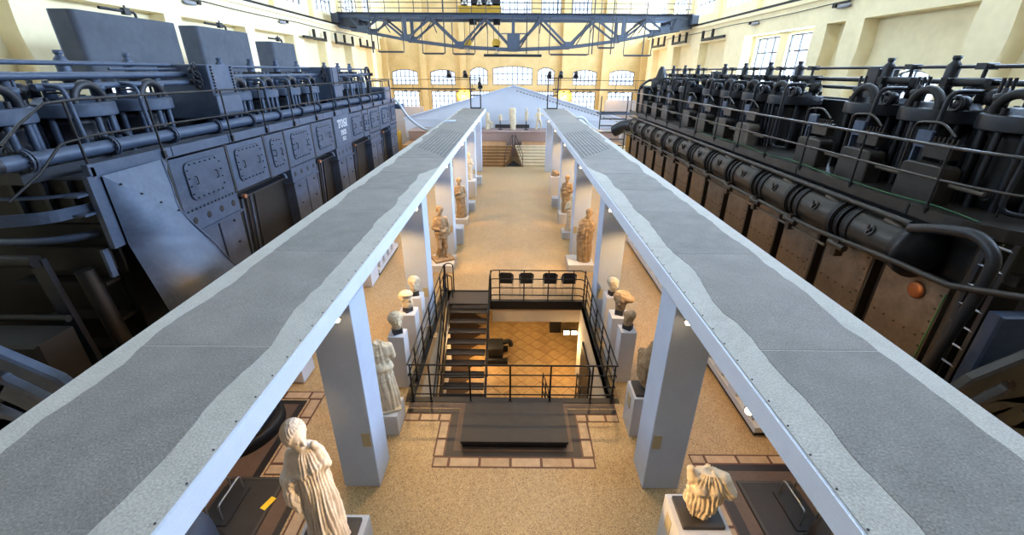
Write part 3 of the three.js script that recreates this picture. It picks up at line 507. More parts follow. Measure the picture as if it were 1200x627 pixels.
  mesh('guard_bracket', [bx(-7.75, -7.5, 4.42, 4.46, -7.55, -7.2), bx(-7.75, -7.5, 4.76, 4.8, -7.55, -7.2)], M.paintB, o);
  mesh('diagonal_strut', beam(V(-8.5, 3.7, -7.0), V(-8.3, 1.2, -7.0), 0.26, 0.1), M.paintDark, o);
  mesh('end_column', bar(V(-7.95, 3.4, -7.2), V(-7.75, 1.4, -7.2), 0.15), M.oily, o); for (const [y, x0] of [[3.0, -9.6], [2.2, -9.4], [1.5, -9.2]]) mesh('end_shelf', bx(x0, -7.8, y, y + 0.06, -7.72, -7.35), M.oily, o);
  mesh('lower_plate', bx(-9.3, -7.6, 3.3, 3.75, -7.5, -7.4), M.oily, o); mesh('plate_edge', bx(-7.62, -7.56, 3.2, 3.75, -7.42, -7.3), M.paint, o); mesh('end_casing', bx(-12, -7.7, 0.9, 5.0, -8.3, -7.72), M.oily, o, 'dark block added to fill the near end of the crankcase');  // last block added so the lit floor behind stays hidden
  mesh('cross_tube', bar(V(-10, 3.7, -6.9), V(-8.4, 3.7, -6.9), 0.12), M.oily, o); mesh('cross_tube', bar(V(-10, 2.6, -6.8), V(-8.2, 2.6, -6.8), 0.07), M.oily, o);
  // sheet-metal cowl: a flat facet under the deck and a curved hopper bulging out below it
  const A = V(-7.38, 5.05, -7.66), B = V(-7.46, 5.06, -9.2), C = V(-7.05, 4.05, -8.78), F = V(-7.38, 3.74, -7.66), D = V(-6.5, 2.54, -9.2), G = V(-6.95, 2.75, -7.45), D2 = V(-6.42, 1.2, -9.5), G2 = V(-6.85, 1.0, -7.7);
  const patch = (f, nu, nv) => { const pos = [], idx = []; for (let j = 0; j <= nv; j++) for (let i = 0; i <= nu; i++) { const p = f(i / nu, j / nv); pos.push(p.x, p.y, p.z); } for (let j = 0; j < nv; j++) for (let i = 0; i < nu; i++) { const a = j * (nu + 1) + i, b = a + 1, c = a + nu + 1, e = c + 1; idx.push(a, c, b, b, c, e); } const g = new THREE.BufferGeometry(); g.setAttribute('position', new THREE.Float32BufferAttribute(pos, 3)); g.setIndex(idx); g.computeVertexNormals(); return g; };
  const L = (a, b, t) => a.clone().lerp(b, t);
  const hopper = patch((u, v) => { const l = v < 0.35 ? L(A, F, v / 0.35) : v < 0.7 ? L(F, G, (v - 0.35) / 0.35) : L(G, G2, (v - 0.7) / 0.3); const r = v < 0.7 ? L(C, D, v / 0.7) : L(D, D2, (v - 0.7) / 0.3); const p = L(l, r, u), b = Math.sin(Math.PI * Math.pow(u, 0.8)) * 0.34 * Math.min(1, v / 0.6); p.x += b; p.y += b * 0.25; return p; }, 16, 20);
  const hood = mesh('intake_cowl', hopper, M.sheet, o, 'flared sheet-metal cowl below the deck');
  mesh('cowl_facet', [patch((u, v) => L(L(A, B, u), L(A, C, u), v), 4, 4)], M.sheet, hood);
  mesh('cowl_side', [patch((u, v) => L(L(B, C, v), V(-7.5, L(B, C, v).y - u * 0.1, L(B, C, v).z - 0.18), u), 2, 3), patch((u, v) => { const p = v < 0.6 ? L(C, D, v / 0.6) : L(D, D2, (v - 0.6) / 0.4); return L(p, V(-7.5, p.y, p.z - 0.45), u); }, 4, 8)], M.sheet, hood);
  mesh('cowl_edge', tube([B.clone().add(V(0.01, 0, 0)), L(B, C, 0.5), C, L(C, D, 0.5).add(V(0.03, 0, -0.02)), D], 0.018, 6), M.paint, hood);
  bolts(hood, 'cowl_bolts', [0.2, 0.45, 0.7, 0.95].map(t => mv(new THREE.SphereGeometry(0.022, 8, 6), L(A, C, t).x + 0.02, L(A, C, t).y, L(A, C, t).z)), M.paintDark);
}
// ---- right engine
{
  const o = thing('diesel_engine', 'huge dark diesel engine with a fat manifold tube below its railing, right of the galleries', 'engine');
  const deck = 4.7, fx = 7.0;
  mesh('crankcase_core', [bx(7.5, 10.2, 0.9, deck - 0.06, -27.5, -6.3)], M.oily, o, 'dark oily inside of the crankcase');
  mesh('bed_plate', [cb(6.9, 10.8, 0, 0.9, -28, -5.8, 0.03)], M.oily, o);
  // deck with a rounded near end
  const arc = [[fx, -27.6], [fx, -6.7]]; for (let k = 1; k <= 8; k++) { const a = k / 8 * Math.PI / 2; arc.push([fx + 1.6 * (1 - Math.cos(a)), -6.7 + 1.3 * Math.sin(a)]); } arc.push([10.3, -5.4], [10.3, -27.6]);
  mesh('deck_plate', prism(arc, 0.05, 'y').translate(0, deck - 0.05, 0), M.rPaint, o);
  const rim = []; for (const [x, z] of arc.slice(0, -1)) rim.push([x - 0.02, z]); for (const [x, z] of arc.slice(0, -1).reverse()) rim.push([x + 0.02, z + (x > fx + 0.05 ? -0.04 : 0)]);
  mesh('deck_rim', prism(rim, 0.2, 'y').translate(0, deck - 0.17, 0), M.rPaint, o, 'brown edge plate of the deck');
  for (let z = -7.4; z > -27; z -= 3.3) mesh('rim_joint', bx(fx - 0.035, fx - 0.015, deck - 0.17, deck + 0.03, z - 0.02, z + 0.02), M.oily, o);
  mesh('deck_pipe', bar(V(6.88, 4.44, -7.1), V(6.88, 4.44, -27), 0.055), M.rPaint, o);
  mesh('green_cable', tube(Array.from({ length: 16 }, (_, k) => V(7.22 + 0.05 * Math.sin(k * 2.1), deck + 0.02 + 0.02 * Math.sin(k * 1.3), -6.4 - k * 0.75)), 0.012, 5), M.green, o, 'green cable lying along the deck');
  // manifold tube in sections
  const tx = 7.08, ty = 3.98, R = 0.42, secs = []; for (let k = 0; k < 12; k++) secs.push(-7.0 - 1.63 * k);
  secs.forEach((z, i) => {
    const z0 = z - 1.3;
    const t = mesh('manifold_section', bar(V(tx, ty, z), V(tx, ty, z0), R, R, 28), M.rPaint, o);
    mesh('section_band', bar(V(tx, ty, z - 0.02), V(tx, ty, z - 0.14), R + 0.03, R + 0.03, 28), M.oily, t); mesh('section_band', bar(V(tx, ty, z0 + 0.14), V(tx, ty, z0 + 0.02), R + 0.03, R + 0.03, 28), M.oily, t);
    const dir = V(-0.93, 0.37, 0).normalize(), c = V(tx, ty, (z + z0) / 2).add(dir.clone().multiplyScalar(R));
    mesh('inspection_boss', [bar(c, c.clone().add(dir.clone().multiplyScalar(0.03)), 0.1, 0.1, 14), bar(c, c.clone().add(dir.clone().multiplyScalar(0.07)), 0.045, 0.045, 8), beam(c.clone().add(dir.clone().multiplyScalar(0.06)).add(V(0, -0.09, 0)), c.clone().add(dir.clone().multiplyScalar(0.06)).add(V(0, 0.09, 0)), 0.025, 0.025)], M.rPaint, t);
    if (i < 11) mesh('section_joint', [0, 1, 2].map(k => bar(V(tx, ty, z0 - 0.05 - k * 0.1), V(tx, ty, z0 - 0.1 - k * 0.1), R - 0.02 + (k % 2) * 0.03, R - 0.02 + (k % 2) * 0.03, 24)).concat([bar(V(tx, ty, z0 + 0.02), V(tx, ty, z0 - 0.36), R - 0.08, R - 0.08, 20)]), M.oily, o);
    const nb = Array.from({ length: 8 }, (_, k) => V(tx + Math.cos(k * 0.785) * 0.0, 0, 0)); void nb;
    mesh('tube_stub', bar(V(6.9, 4.3, z - 0.25), V(6.86, 4.36, z - 0.6), 0.05, 0.05, 8), M.rPanel, o);
  });
  mesh('manifold_end', [mv(rot(lathe([[0, 0.16], [0.2, 0.15], [0.36, 0.1], [R, 0.02], [R + 0.06, 0.02], [R + 0.06, -0.08], [0, -0.08]], 28), 'X', Math.PI / 2), tx, ty, -6.95)], M.rBlack, o, 'domed black end of the manifold tube');
  mesh('manifold_elbow', tube([V(tx, ty, -25.9), V(tx - 0.05, ty, -26.5), V(6.6, 3.8, -27.2), V(6.2, 3.5, -27.6)], 0.36, 16, 14), M.rBlack, o);
  // small pipes below and round the near end
  mesh('drain_pipe', bent([V(6.62, 3.62, -27), V(6.62, 3.68, -9), V(6.6, 3.86, -6.7), V(6.6, 3.87, -5.9), V(6.62, 4.28, -4.6)], 0.05, 0.2), M.rPaint, o);
  mesh('drain_pipe', bar(V(6.66, 3.46, -27), V(6.66, 3.46, -8.6), 0.03), M.rPanel, o);
  for (let z = -8.2; z > -26; z -= 1.63) mesh('pipe_clamp', [bx(6.55, 6.72, 3.4, 3.76, z - 0.07, z + 0.07), bar(V(6.6, 3.62, z - 0.22), V(6.6, 3.62, z + 0.22), 0.07)], M.rPaint, o);
  mesh('overflow_pipe', bent([V(6.8, 4.4, -7.0), V(6.72, 4.6, -6.4), V(6.7, 4.7, -5.85), V(6.7, 4.5, -5.5), V(6.72, 4.0, -5.52), V(6.75, 0.9, -5.9)], 0.085, 0.3, 10), M.rBlack, o, 'thick bent black pipe');
  mesh('copper_cap', mv(rot(lathe([[0, 0.03], [0.11, 0.03], [0.15, 0], [0.16, -0.02]], 16), 'Z', Math.PI / 2), 7.17, 3.3, -6.85), M.brass, o, 'round copper plate');
  // brown panels under the tube with dark ribs
  for (let k = 0; k < 13; k++) {
    const z1 = -6.35 - 1.63 * k, z0 = z1 - 1.63;
    mesh('side_panel', cb(7.22, 7.36, 0.9, 3.62, z0 + 0.34, z1, 0.012), M.rPanel, o);
    mesh('panel_rib', [bx(7.3, 7.42, 0.9, 3.62, z0 + 0.2, z0 + 0.34), bx(7.16, 7.4, 0.9, 3.62, z0 + 0.1, z0 + 0.15), bx(7.3, 7.42, 0.9, 3.62, z0, z0 + 0.1)], M.oily, o);
    bolts(o, 'panel_bolts', boltRow(Array.from({ length: 10 }, (_, j) => V(7.215, 3.4 - j * 0.25, z1 - 0.08)).concat(Array.from({ length: 5 }, (_, j) => V(7.215, 2.55, z1 - 0.2 - j * 0.24))), 0.016, 0.03, 'x'), M.oily);
  }
  mesh('corner_column', [bar(V(7.3, 0.9, -6.15), V(7.3, 4.5, -6.15), 0.13, 0.13, 12)], M.rPaint, o);
  mesh('earth_wire', tube([V(7.12, 3.5, -6.28), V(7.12, 2.5, -6.3), V(7.14, 1.0, -6.32)], 0.014, 5), M.green, o, 'green earth wire');
  // ladder at the near end
  for (const z of [-6.02, -5.66]) mesh('ladder_rail', beam(V(7.1, 0.9, z), V(7.1, 4.6, z), 0.03, 0.07), M.rBlack, o);
  for (let y = 1.2; y < 4.6; y += 0.33) mesh('ladder_rung', bar(V(7.1, y, -6.02), V(7.1, y, -5.66), 0.018), M.steel, o);
  mesh('end_beam', [cb(7.5, 9.5, 3.9, 4.06, -5.95, -5.75, 0.01), cb(7.6, 7.75, 0.9, 4.6, -5.7, -5.5, 0.01), cb(8.0, 10, 4.5, 4.56, -6.2, -5.5, 0.005)], M.rPaint, o);
  mesh('end_cover', cb(7.1, 9.6, 0.6, 3.6, -5.62, -5.4, 0.03), M.paint, o, 'blue-grey end cover plate');
  // railing
  const zp = [-7.06, -8.86, -10.59, -12.21, -13.82, -15.5, -17.2, -18.9, -20.6, -22.3, -24, -25.7, -27.3];
  for (const z of zp) { mesh('railing_post', bar(V(6.97, deck - 0.05, z), V(6.97, 5.73, z), 0.022), M.iron, o); mesh('post_foot', bar(V(6.97, deck, z), V(6.97, deck + 0.07, z), 0.05), M.iron, o); }
  for (const [y, r] of [[5.73, 0.026], [5.22, 0.022]]) mesh('railing_bar', bent([V(8.2, y, -5.3), V(7.6, y, -5.55), V(7.12, y, -6.2), V(6.97, y, -7.0), V(6.97, y, -27.4)], r, 0.3), M.railR, o);
  cylinderUnits(o, 8.48, -1, deck, { head: M.rBlack, dark: M.oily });
  // pump boxes and lubricators in front of each cylinder
  const boxG = (() => { const s = new THREE.Shape(); s.moveTo(-0.42, 0); s.lineTo(0.42, 0); s.lineTo(0.42, 0.5); s.quadraticCurveTo(0.42, 0.62, 0.3, 0.62); s.lineTo(-0.3, 0.62); s.quadraticCurveTo(-0.42, 0.62, -0.42, 0.5); const g = shapeGeo(s, [], 0.3, 0.02); g.rotateY(Math.PI / 2); g.translate(-0.15, 0, 0); return keep(g); })();
  const lubG = keep([cb(-0.1, 0.1, 0, 0.26, -0.28, 0.28), ...Array.from({ length: 6 }, (_, k) => mv(new THREE.CylinderGeometry(0.022, 0.022, 0.1, 6), 0, 0.3, -0.22 + k * 0.09))]);
  const plateG = keep([cb(-0.03, 0.03, 0, 0.3, -0.16, 0.16), bx(-0.06, 0.06, -0.3, 0, -0.1, -0.06)]);
  const wheelG = keep([rot(new THREE.TorusGeometry(0.12, 0.03, 6, 14), 'Y', Math.PI / 2), mv(new THREE.SphereGeometry(0.13, 12, 8), 0.12, 0, 0)]);
  CYL.forEach((z, i) => {
    piece('pump_box', boxG, i === 3 ? M.rPanel : M.rPaint, o, 7.52, deck, z - 0.5, 0);
    piece('lubricator', lubG, M.rPaint, o, 7.66, deck + 0.72, z - 0.55);
    piece('gauge_plate', plateG, M.paint, o, 7.62, deck + 0.86, z - 0.95);
    mesh('gauge_pipe', bent([V(7.6, deck + 0.3, z - 1.22), V(7.6, deck + 1.28, z - 1.22), V(7.62, deck + 1.32, z - 0.7), V(7.7, deck + 1.1, z - 0.45)], 0.022, 0.12), M.railR, o);
    mesh('tie_rod', bar(V(7.5, deck + 0.35, z + 0.0), V(7.5, deck + 0.35, z + 0.6), 0.035), M.rPanel, o);
    piece('hand_wheel', wheelG, M.rBlack, o, 7.95, 6.32, z + 0.7);
  });
  // lines above the heads with junction blocks
  for (const [x, y, r] of [[8.62, 6.93, 0.032], [8.75, 6.66, 0.05], [8.95, 6.46, 0.045], [9.3, 6.15, 0.03]]) mesh('head_line', bar(V(x, y, -3.5), V(x, y, -27), r, r, 10), M.rBlack, o);
  CYL.forEach((z) => mesh('junction_block', [cb(8.5, 8.74, 6.88, 6.99, z + 0.2, z + 0.42), bar(V(8.62, 6.7, z + 0.31), V(8.62, 6.9, z + 0.31), 0.035), cb(8.5, 8.9, 6.52, 6.74, z + 0.12, z + 0.4)], M.rBlack, o));
  mesh('pump_housing', cb(8.5, 9.0, 6.05, 6.92, -11.45, -11.05, 0.03), M.rBlack, o); mesh('pump_housing', cb(8.5, 9.0, 6.05, 6.85, -20.5, -20.1, 0.03), M.rBlack, o);
  mesh('added_backing', bx(9.25, 9.7, deck, 6.1, -27, -5.6), M.oily, o, 'dark backing added behind the cylinders to darken their gaps');  // added backing, keeps the bright wall out of the cylinder gaps
  mesh('end_governor', [lathe([[0, 5.2], [0.3, 5.2], [0.3, 5.9], [0.5, 5.95], [0.5, 6.45], [0.3, 6.55], [0.2, 6.9], [0.1, 7.1], [0, 7.1]], 18).translate(8.3, 0, -26.6)], M.rBlack, o);
  mesh('end_housing', [cb(7.3, 8.0, deck, 6.1, -27.2, -26.2, 0.06)], M.rBlack, o); mesh('end_arch', bent([V(7.15, deck, -26.6), V(7.15, 6.0, -26.7), V(7.7, 6.4, -26.9), V(8.2, 6.4, -26.9)], 0.07, 0.4), M.rBlack, o);
}
// ---- rectangular tanks standing behind the left engine
[['nearest and largest', -10.95, -14.2, 8.0, 0.62], ['middle', -15.08, -17.95, 8.02, 0.62], ['farthest and smallest', -19.57, -21.56, 7.84, 0.75]].forEach(([w, z1, z0, y1, dx]) => {
  const o = thing('header_tank', `big plain blue-grey header tank behind the left engine, the ${w} of three`, 'tank', [0, 0, 0], 'header tanks behind the left engine');
  const g = shapeGeo(roundRect(dx - 0.02, z1 - z0 - 0.02, 0.12), [], y1 - 6.4, 0.01); g.rotateX(-Math.PI / 2); g.translate(-9.8 - dx / 2, 6.4, (z0 + z1) / 2);
  mesh('tank_shell', g, M.tank, o);
  for (const z of [z0 + 0.4, z1 - 0.4]) for (const x of [-9.85 - dx + 0.16, -9.96]) mesh('tank_leg', bx(x - 0.06, x + 0.06, 0, 6.4, z - 0.06, z + 0.06), M.paintDark, o);
  const zm = (z0 + z1) / 2 - 0.3, px = -9.8 - dx * 0.5;
  mesh('vent_pipe', bent([V(px, y1, zm - 0.3), V(px, y1 + 0.16, zm - 0.3), V(px, y1 + 0.16, zm + 0.8)], 0.035, 0.12), M.black, o);
  mesh('tank_valve', cb(px - 0.06, px + 0.06, y1 + 0.08, y1 + 0.24, zm - 0.1, zm + 0.1), M.black, o); mesh('valve_spindle', bar(V(px, y1 + 0.2, zm), V(px, y1 + 0.3, zm), 0.025), M.black, o);
});
// ---- slotted drum housings at the near ends of the engines
for (const s of [-1, 1]) {
  const o = thing('generator_housing', `slotted grey round generator housing low in the ${s < 0 ? 'left' : 'right'} corner beyond the canopy edge`, 'generator');
  const R = 2.47, cx = s * 7.6, cy = s < 0 ? 1.42 : 1.52, sh = new THREE.Shape(); sh.absarc(0, 0, R, 0, Math.PI * 2);
  const holes = []; const c = new THREE.Path(); c.absarc(0, 0, 0.6, 0, Math.PI * 2, true); holes.push(c);
  for (let k = 0; k < 12; k++) { const a = k / 12 * Math.PI * 2 + 0.314; for (const [r0, r1, da] of [[R - 0.48, R - 0.22, 0.16], [R - 1.1, R - 0.76, 0.21]]) { const p = new THREE.Path(); for (let t = 0; t <= 8; t++) { const q = a - da + 2 * da * t / 8; p[t ? 'lineTo' : 'moveTo'](Math.cos(q) * r1, Math.sin(q) * r1); } for (let t = 1; t < 6; t++) { const e = a + da, m = (r0 + r1) / 2, h = (r1 - r0) / 2, u = t / 6 * Math.PI; p.lineTo(Math.cos(e + Math.sin(u) * h / m) * (m + Math.cos(u) * h), Math.sin(e + Math.sin(u) * h / m) * (m + Math.cos(u) * h)); } for (let t = 8; t >= 0; t--) { const q = a - da + 2 * da * t / 8; p.lineTo(Math.cos(q) * r0, Math.sin(q) * r0); } for (let t = 1; t < 6; t++) { const e = a - da, m = (r0 + r1) / 2, h = (r1 - r0) / 2, u = t / 6 * Math.PI; p.lineTo(Math.cos(e - Math.sin(u) * h / m) * (m - Math.cos(u) * h), Math.sin(e - Math.sin(u) * h / m) * (m - Math.cos(u) * h)); } holes.push(p); } }
  const g = shapeGeo(sh, holes, 0.1, 0.03); g.translate(cx, cy, -4.5);
  mesh('slotted_disc', g, s < 0 ? M.paint : M.rPaint, o);
  mesh('drum_core', rot(lathe([[0, 0], [1.3, 0], [1.3, 0.6], [0, 0.6]], 36), 'X', -Math.PI / 2).translate(cx, cy, -4.7), M.oily, o);
  mesh('drum_foot', cb(cx - 1.3, cx + 1.3, 0, 0.5, -5.3, -4.4, 0.02), M.oily, o);
  if (s < 0) mesh('added_drum_block', cb(s < 0 ? -12 : 7.9, s < 0 ? -7.9 : 12, 0, 2.6, -6.6, -5.9, 0.05), M.oily, o, 'dark block added behind the slotted disc');  // added block, darkens the view past the disc
}

// ------------------------------------------------------------------ overhead travelling crane
{
  const o = thing('overhead_crane', 'blue-grey riveted truss bridge crane spanning the hall near its far end', 'crane');
  const zf = -36.6, zb = -39.2, yt = 10.45;
  const bot = [[-13.1, 9.75], [-11.4, 9.5], [-8.2, 8.95], [-4.15, 8.5], [-0.1, 8.34], [4.1, 8.52], [8.1, 9.0], [11.2, 9.55], [13.0, 9.8]];
  const topN = [-12.2, -10.0, -6.25, -2.15, 2.0, 6.05, 9.9, 12.1];
  for (const z of [zf, zb]) {
    mesh('top_chord', [bx(-13.2, 13.2, yt - 0.1, yt + 0.16, z - 0.15, z + 0.15), bx(-13.2, 13.2, yt + 0.16, yt + 0.2, z - 0.24, z + 0.24)], M.craneBlue, o);
    mesh('bottom_chord', bot.slice(0, -1).map((p, i) => beam(V(p[0], p[1], z), V(bot[i + 1][0], bot[i + 1][1], z), 0.18, 0.16)), M.craneBlue, o);
    for (let i = 1; i + 1 < bot.length; i++) {
      const [x, y] = bot[i];
      mesh('diagonal', beam(V(x, y, z), V(topN[i - 1], yt - 0.1, z), 0.15, 0.15), M.craneBlue, o);
      mesh('diagonal', beam(V(x, y, z), V(topN[i], yt - 0.1, z), 0.15, 0.15), M.craneBlue, o);
      if (i % 2 === 0) mesh('vertical', bx(x - 0.12, x + 0.12, y, yt, z - 0.1, z + 0.1), M.craneBlue, o);
      mesh('gusset', cb(x - 0.35, x + 0.35, y - 0.08, y + 0.34, z - 0.13, z + 0.13, 0.01), M.craneBlue, o);
      mesh('light_brace', bar(V(x + 0.5, y + 0.1, z + 0.25), V(topN[i] - 0.2, yt, z + 0.25), 0.035), M.craneDark, o);
    }
    for (const s of [-1, 1]) mesh('end_plate', prism([[s * 11.6, 10.4], [s * 13.2, 10.4], [s * 13.2, 9.75], [s * 11.6, 9.75]], 0.06).translate(0, 0, z - 0.03), s < 0 ? M.craneDark : M.craneBlue, o);  // left plate darker: weaker daylight on that side put into the colour
  }
  for (const s of [-1, 1]) mesh('end_carriage', cb(s * 13.15 - 0.25, s * 13.15 + 0.25, 10.02, 10.6, zb - 0.6, zf + 0.6, 0.02), s < 0 ? M.craneDark : M.craneBlue, o);  // left carriage in the shaded tone, right one in the lit tone
  for (const x of topN) mesh('cross_brace', [bx(x - 0.06, x + 0.06, yt - 0.12, yt, zb, zf), beam(V(x, yt, zf), V(x, 9.6, zb), 0.06, 0.06)], M.craneDark, o);
  mesh('walkway', bx(-13, 13, yt + 0.18, yt + 0.22, zf - 0.9, zf + 0.5), M.craneDark, o);
  for (let x = -12.6; x <= 12.7; x += 1.05) mesh('railing_post', bar(V(x, yt + 0.2, zf + 0.45), V(x, yt + 1.3, zf + 0.45), 0.028), M.craneDark, o);
  for (const y of [0.5, 0.85, 1.3]) mesh('railing_bar', bar(V(-12.8, yt + y, zf + 0.45), V(12.8, yt + y, zf + 0.45), 0.025), M.craneDark, o);
  for (const x of [-10.6, -5.2, 0.9, 5.8, 7.2, 9.6]) mesh('hanger_post', bx(x - 0.04, x + 0.04, 8.0, yt + 1.5, zf + 0.5, zf + 0.56), M.craneDark, o);
  mesh('centre_plate', [cb(-0.55, 0.4, 8.35, 9.35, zf + 0.1, zf + 0.16, 0.01), bx(-1.0, 0.9, 9.33, 9.4, zf + 0.1, zf + 0.18)], M.craneBlue, o);
  mesh('lamp_bar', cb(-2.3, 2.05, 7.8, 7.98, zf + 0.4, zf + 0.65, 0.03), M.black, o, 'long black lamp bar');
  for (const x of [-2.0, 1.8]) mesh('bar_hanger', bar(V(x, 7.95, zf + 0.5), V(x, yt, zf + 0.5), 0.025), M.craneDark, o);
  for (const [x0, x1, y] of [[-10.15, -8.25, 8.05], [-6.85, -5.2, 7.95], [-4.6, -2.95, 7.93], [2.6, 5.55, 7.93], [6.2, 7.4, 8.4], [8.15, 10.2, 7.9]]) {
    mesh('hanging_frame', [bent([V(x0, yt, zf + 0.6), V(x0, y, zf + 0.6), V(x1, y, zf + 0.6), V(x1, yt, zf + 0.6)], 0.035, 0.05, 6), bar(V(x0, y + 0.05, zf + 0.9), V(x1, y + 0.05, zf + 0.9), 0.035)], M.craneDark, o);
  }
  // trolley with drums and motors
  const t = mesh('trolley', [cb(-4.2, -1.0, yt + 0.2, yt + 0.75, zb + 0.2, zf - 0.2, 0.03)], M.yellow, o, 'yellow-brown crane trolley');
  mesh('winch_motor', [0, 1, 2, 3].map(k => bar(V(-4.0 + k * 0.8, yt + 1.05, zf - 0.6), V(-3.5 + k * 0.8, yt + 1.05, zf - 0.6), 0.26, 0.26, 14)), M.black, t);
  mesh('winch_drum', [bar(V(-3.2, yt + 1.0, zf - 1.6), V(-1.4, yt + 1.0, zf - 1.6), 0.35, 0.35, 16)], M.paint, t);
  for (const x of [-3.7, -2.6, -1.9]) mesh('chrome_casing', mv(lathe([[0, 0], [0.22, 0], [0.24, 0.2], [0.14, 0.35], [0.16, 0.6], [0, 0.66]], 14), x, yt + 0.72, zf - 0.25), M.chrome, t);
  for (const x of [-3.6, -1.4]) {
    const h = mesh('hook_block', [mv(rot(new THREE.CylinderGeometry(0.32, 0.32, 0.2, 18), 'X', Math.PI / 2), x, 8.75, zf - 0.5), bx(x - 0.26, x + 0.26, 8.4, 8.6, zf - 0.6, zf - 0.4)], M.yellow, o, 'yellow hook block');
    mesh('hook', tube([V(x, 8.45, zf - 0.5), V(x + 0.02, 8.3, zf - 0.5), V(x + 0.16, 8.15, zf - 0.5), V(x + 0.02, 8.02, zf - 0.5), V(x - 0.14, 8.12, zf - 0.5)], 0.045, 6), M.steel, h);
    for (const e of [-0.2, 0.2]) mesh('hoist_rope', bar(V(x + e, 8.9, zf - 0.5), V(x + e, yt + 0.2, zf - 0.5), 0.02, 0.02, 5), M.black, h);
  }
  mesh('sheave', [bar(V(-3.4, yt - 0.1, zf - 0.9), V(-2.9, yt - 0.1, zf - 0.9), 0.35, 0.35, 16), bar(V(-1.6, yt - 0.1, zf - 0.9), V(-1.1, yt - 0.1, zf - 0.9), 0.35, 0.35, 16)], M.black, o);
}

// ------------------------------------------------------------------ gabled screen, steps and statue stage at the far end
const GZ = -41;
{
  const pk = 5.62, sl = 0.277, half = 9.9;
  const o = thing('gabled_screen', 'broad pale blue-white gabled screen wall behind the far statues', 'screen');
  mesh('screen_face', prism([[-half, 1.2], [half, 1.2], [half, pk - half * sl], [0, pk], [-half, pk - half * sl]], 0.25).translate(0, 0, GZ - 0.25), M.gable, o);
  for (const s of [-1, 1]) mesh('raking_edge', beam(V(0, pk + 0.03, GZ - 0.1), V(s * (half + 0.1), pk + 0.03 - (half + 0.1) * sl, GZ - 0.1), 0.5, 0.1), M.plasterWhite, o);
  mesh('moulding', bx(-half, half, 2.75, 2.85, GZ, GZ + 0.06), M.gable, o);
  const da = []; for (let k = 0; k < 34; k++) { const x = 0.2 + k * 0.29; da.push(beam(V(x, pk - 0.32 - x * sl, GZ + 0.01), V(x + 0.17, pk - 0.32 - (x + 0.17) * sl, GZ + 0.01), 0.02, 0.06)); } mesh('dashed_line', da, M.iron, o, 'dark dashed line under the right slope').userData.kind = 'stuff';
  mesh('black_plinth_recess', bx(-1.7, 1.4, 2.1, 2.42, GZ + 0.02, GZ + 0.1), M.slabDark, o);
}
{
  const st = thing('statue_stage', 'raised stage with mauve front at the far end of the gallery', 'stage');
  mesh('stage_body', bx(-9, 9, 0, 2.05, GZ + 0.12, -38.2), M.mauve, st); mesh('stage_top', cb(-9.05, 9.05, 2.05, 2.12, GZ + 0.12, -38.16, 0.01), M.mauve, st);
  const N = 7;
  for (const [x0, x1, s] of [[-9, -0.66, 'left'], [0.66, 9, 'right']]) {
    const o = thing('wooden_steps', `wide ${s === 'left' ? 'brown' : 'pale'} wooden steps on the ${s} of the stage opening`, 'steps');
    const wm = s === 'left' ? M.wood : M.woodPale;
    for (let k = 0; k < N; k++) { const y = 0.19 * (k + 1), z = -33.9 - k * 0.3; const e = 0.09 * k, a = s === 'left' ? x0 : x0 - e, b = s === 'left' ? x1 + e : x1; mesh('tread', cb(a, b, y - 0.04, y, z - 0.33, z + 0.02, 0.008), wm, o); mesh('riser', bx(a + 0.01, b - 0.01, y - 0.19, y - 0.04, z - 0.32, z - 0.01), wm, o); mesh('cheek', bx(s === 'left' ? b - 0.05 : a, s === 'left' ? b : a + 0.05, 0, y - 0.19, z - 0.32, z), M.wood, o); }
    mesh('landing', bx(x0, x1, 1.29, 1.33, -38.15, -35.98), M.wood, o);
    const xr = s === 'left' ? x1 - 0.05 : x0 + 0.05;
    mesh('handrail', [bent([V(xr, 0.0, -33.85), V(xr, 0.95, -33.85), V(xr * 0.15, 2.2, -35.9), V(xr * 0.15, 1.33, -35.9)], 0.025, 0.05, 6), bar(V(xr, 0.5, -33.9), V(xr * 0.15, 1.78, -35.9), 0.018)], M.iron, o);
  }
  single('opening_shade', prism([[-0.6, -34.0], [0.6, -34.0], [0.06, -36.3], [-0.06, -36.3]], 0.02, 'y'), M.black, 'flat black triangle painted for the shaded opening between the two wooden flights', 'opening');  // black sheet on the floor, painted for the shade inside the opening
}
// frames with spotlights standing on the far ends of the canopies
for (const s of [-1, 1]) {
  const o = thing('spotlight_frame', `dark steel frame with spotlights on the far end of the ${s < 0 ? 'left' : 'right'} canopy`, 'light stand');
  const xs = [s * 2.72, s * 3.52], z = -37.4;
  for (const x of xs) mesh('frame_post', bar(V(x, 4.02, z), V(x, 6.35, z), 0.05), M.iron, o);
  mesh('frame_bar', [bar(V(xs[0], 6.33, z), V(xs[1], 6.33, z), 0.04), bar(V(xs[0], 5.05, z), V(xs[1], 5.05, z), 0.04), bar(V(xs[0], 4.06, z), V(xs[1], 4.06, z), 0.05)], M.iron, o);
  const sp = s < 0 ? [[-2.75, 5.8, 0.3], [-3.9, 6.6, 0.3], [-5.2, 6.6, 0.3]] : [[2.8, 6.6, -0.3], [3.7, 6.6, -0.3], [4.9, 6.6, -0.3]];
  for (const [x, y, t] of sp) { const g = lathe([[0, 0.3], [0.13, 0.3], [0.16, 0.2], [0.16, -0.22], [0.2, -0.3], [0.17, -0.3], [0.14, -0.2], [0, -0.2]], 14); g.rotateX(-1.0); g.rotateZ(t); mesh('spotlight', mv(g, x, y, z + 0.1), M.black, o); }
  mesh('top_bar', bar(V(s * 2.6, 6.33, z), V(s * 5.6, 6.33, z), 0.03), M.iron, o);
}
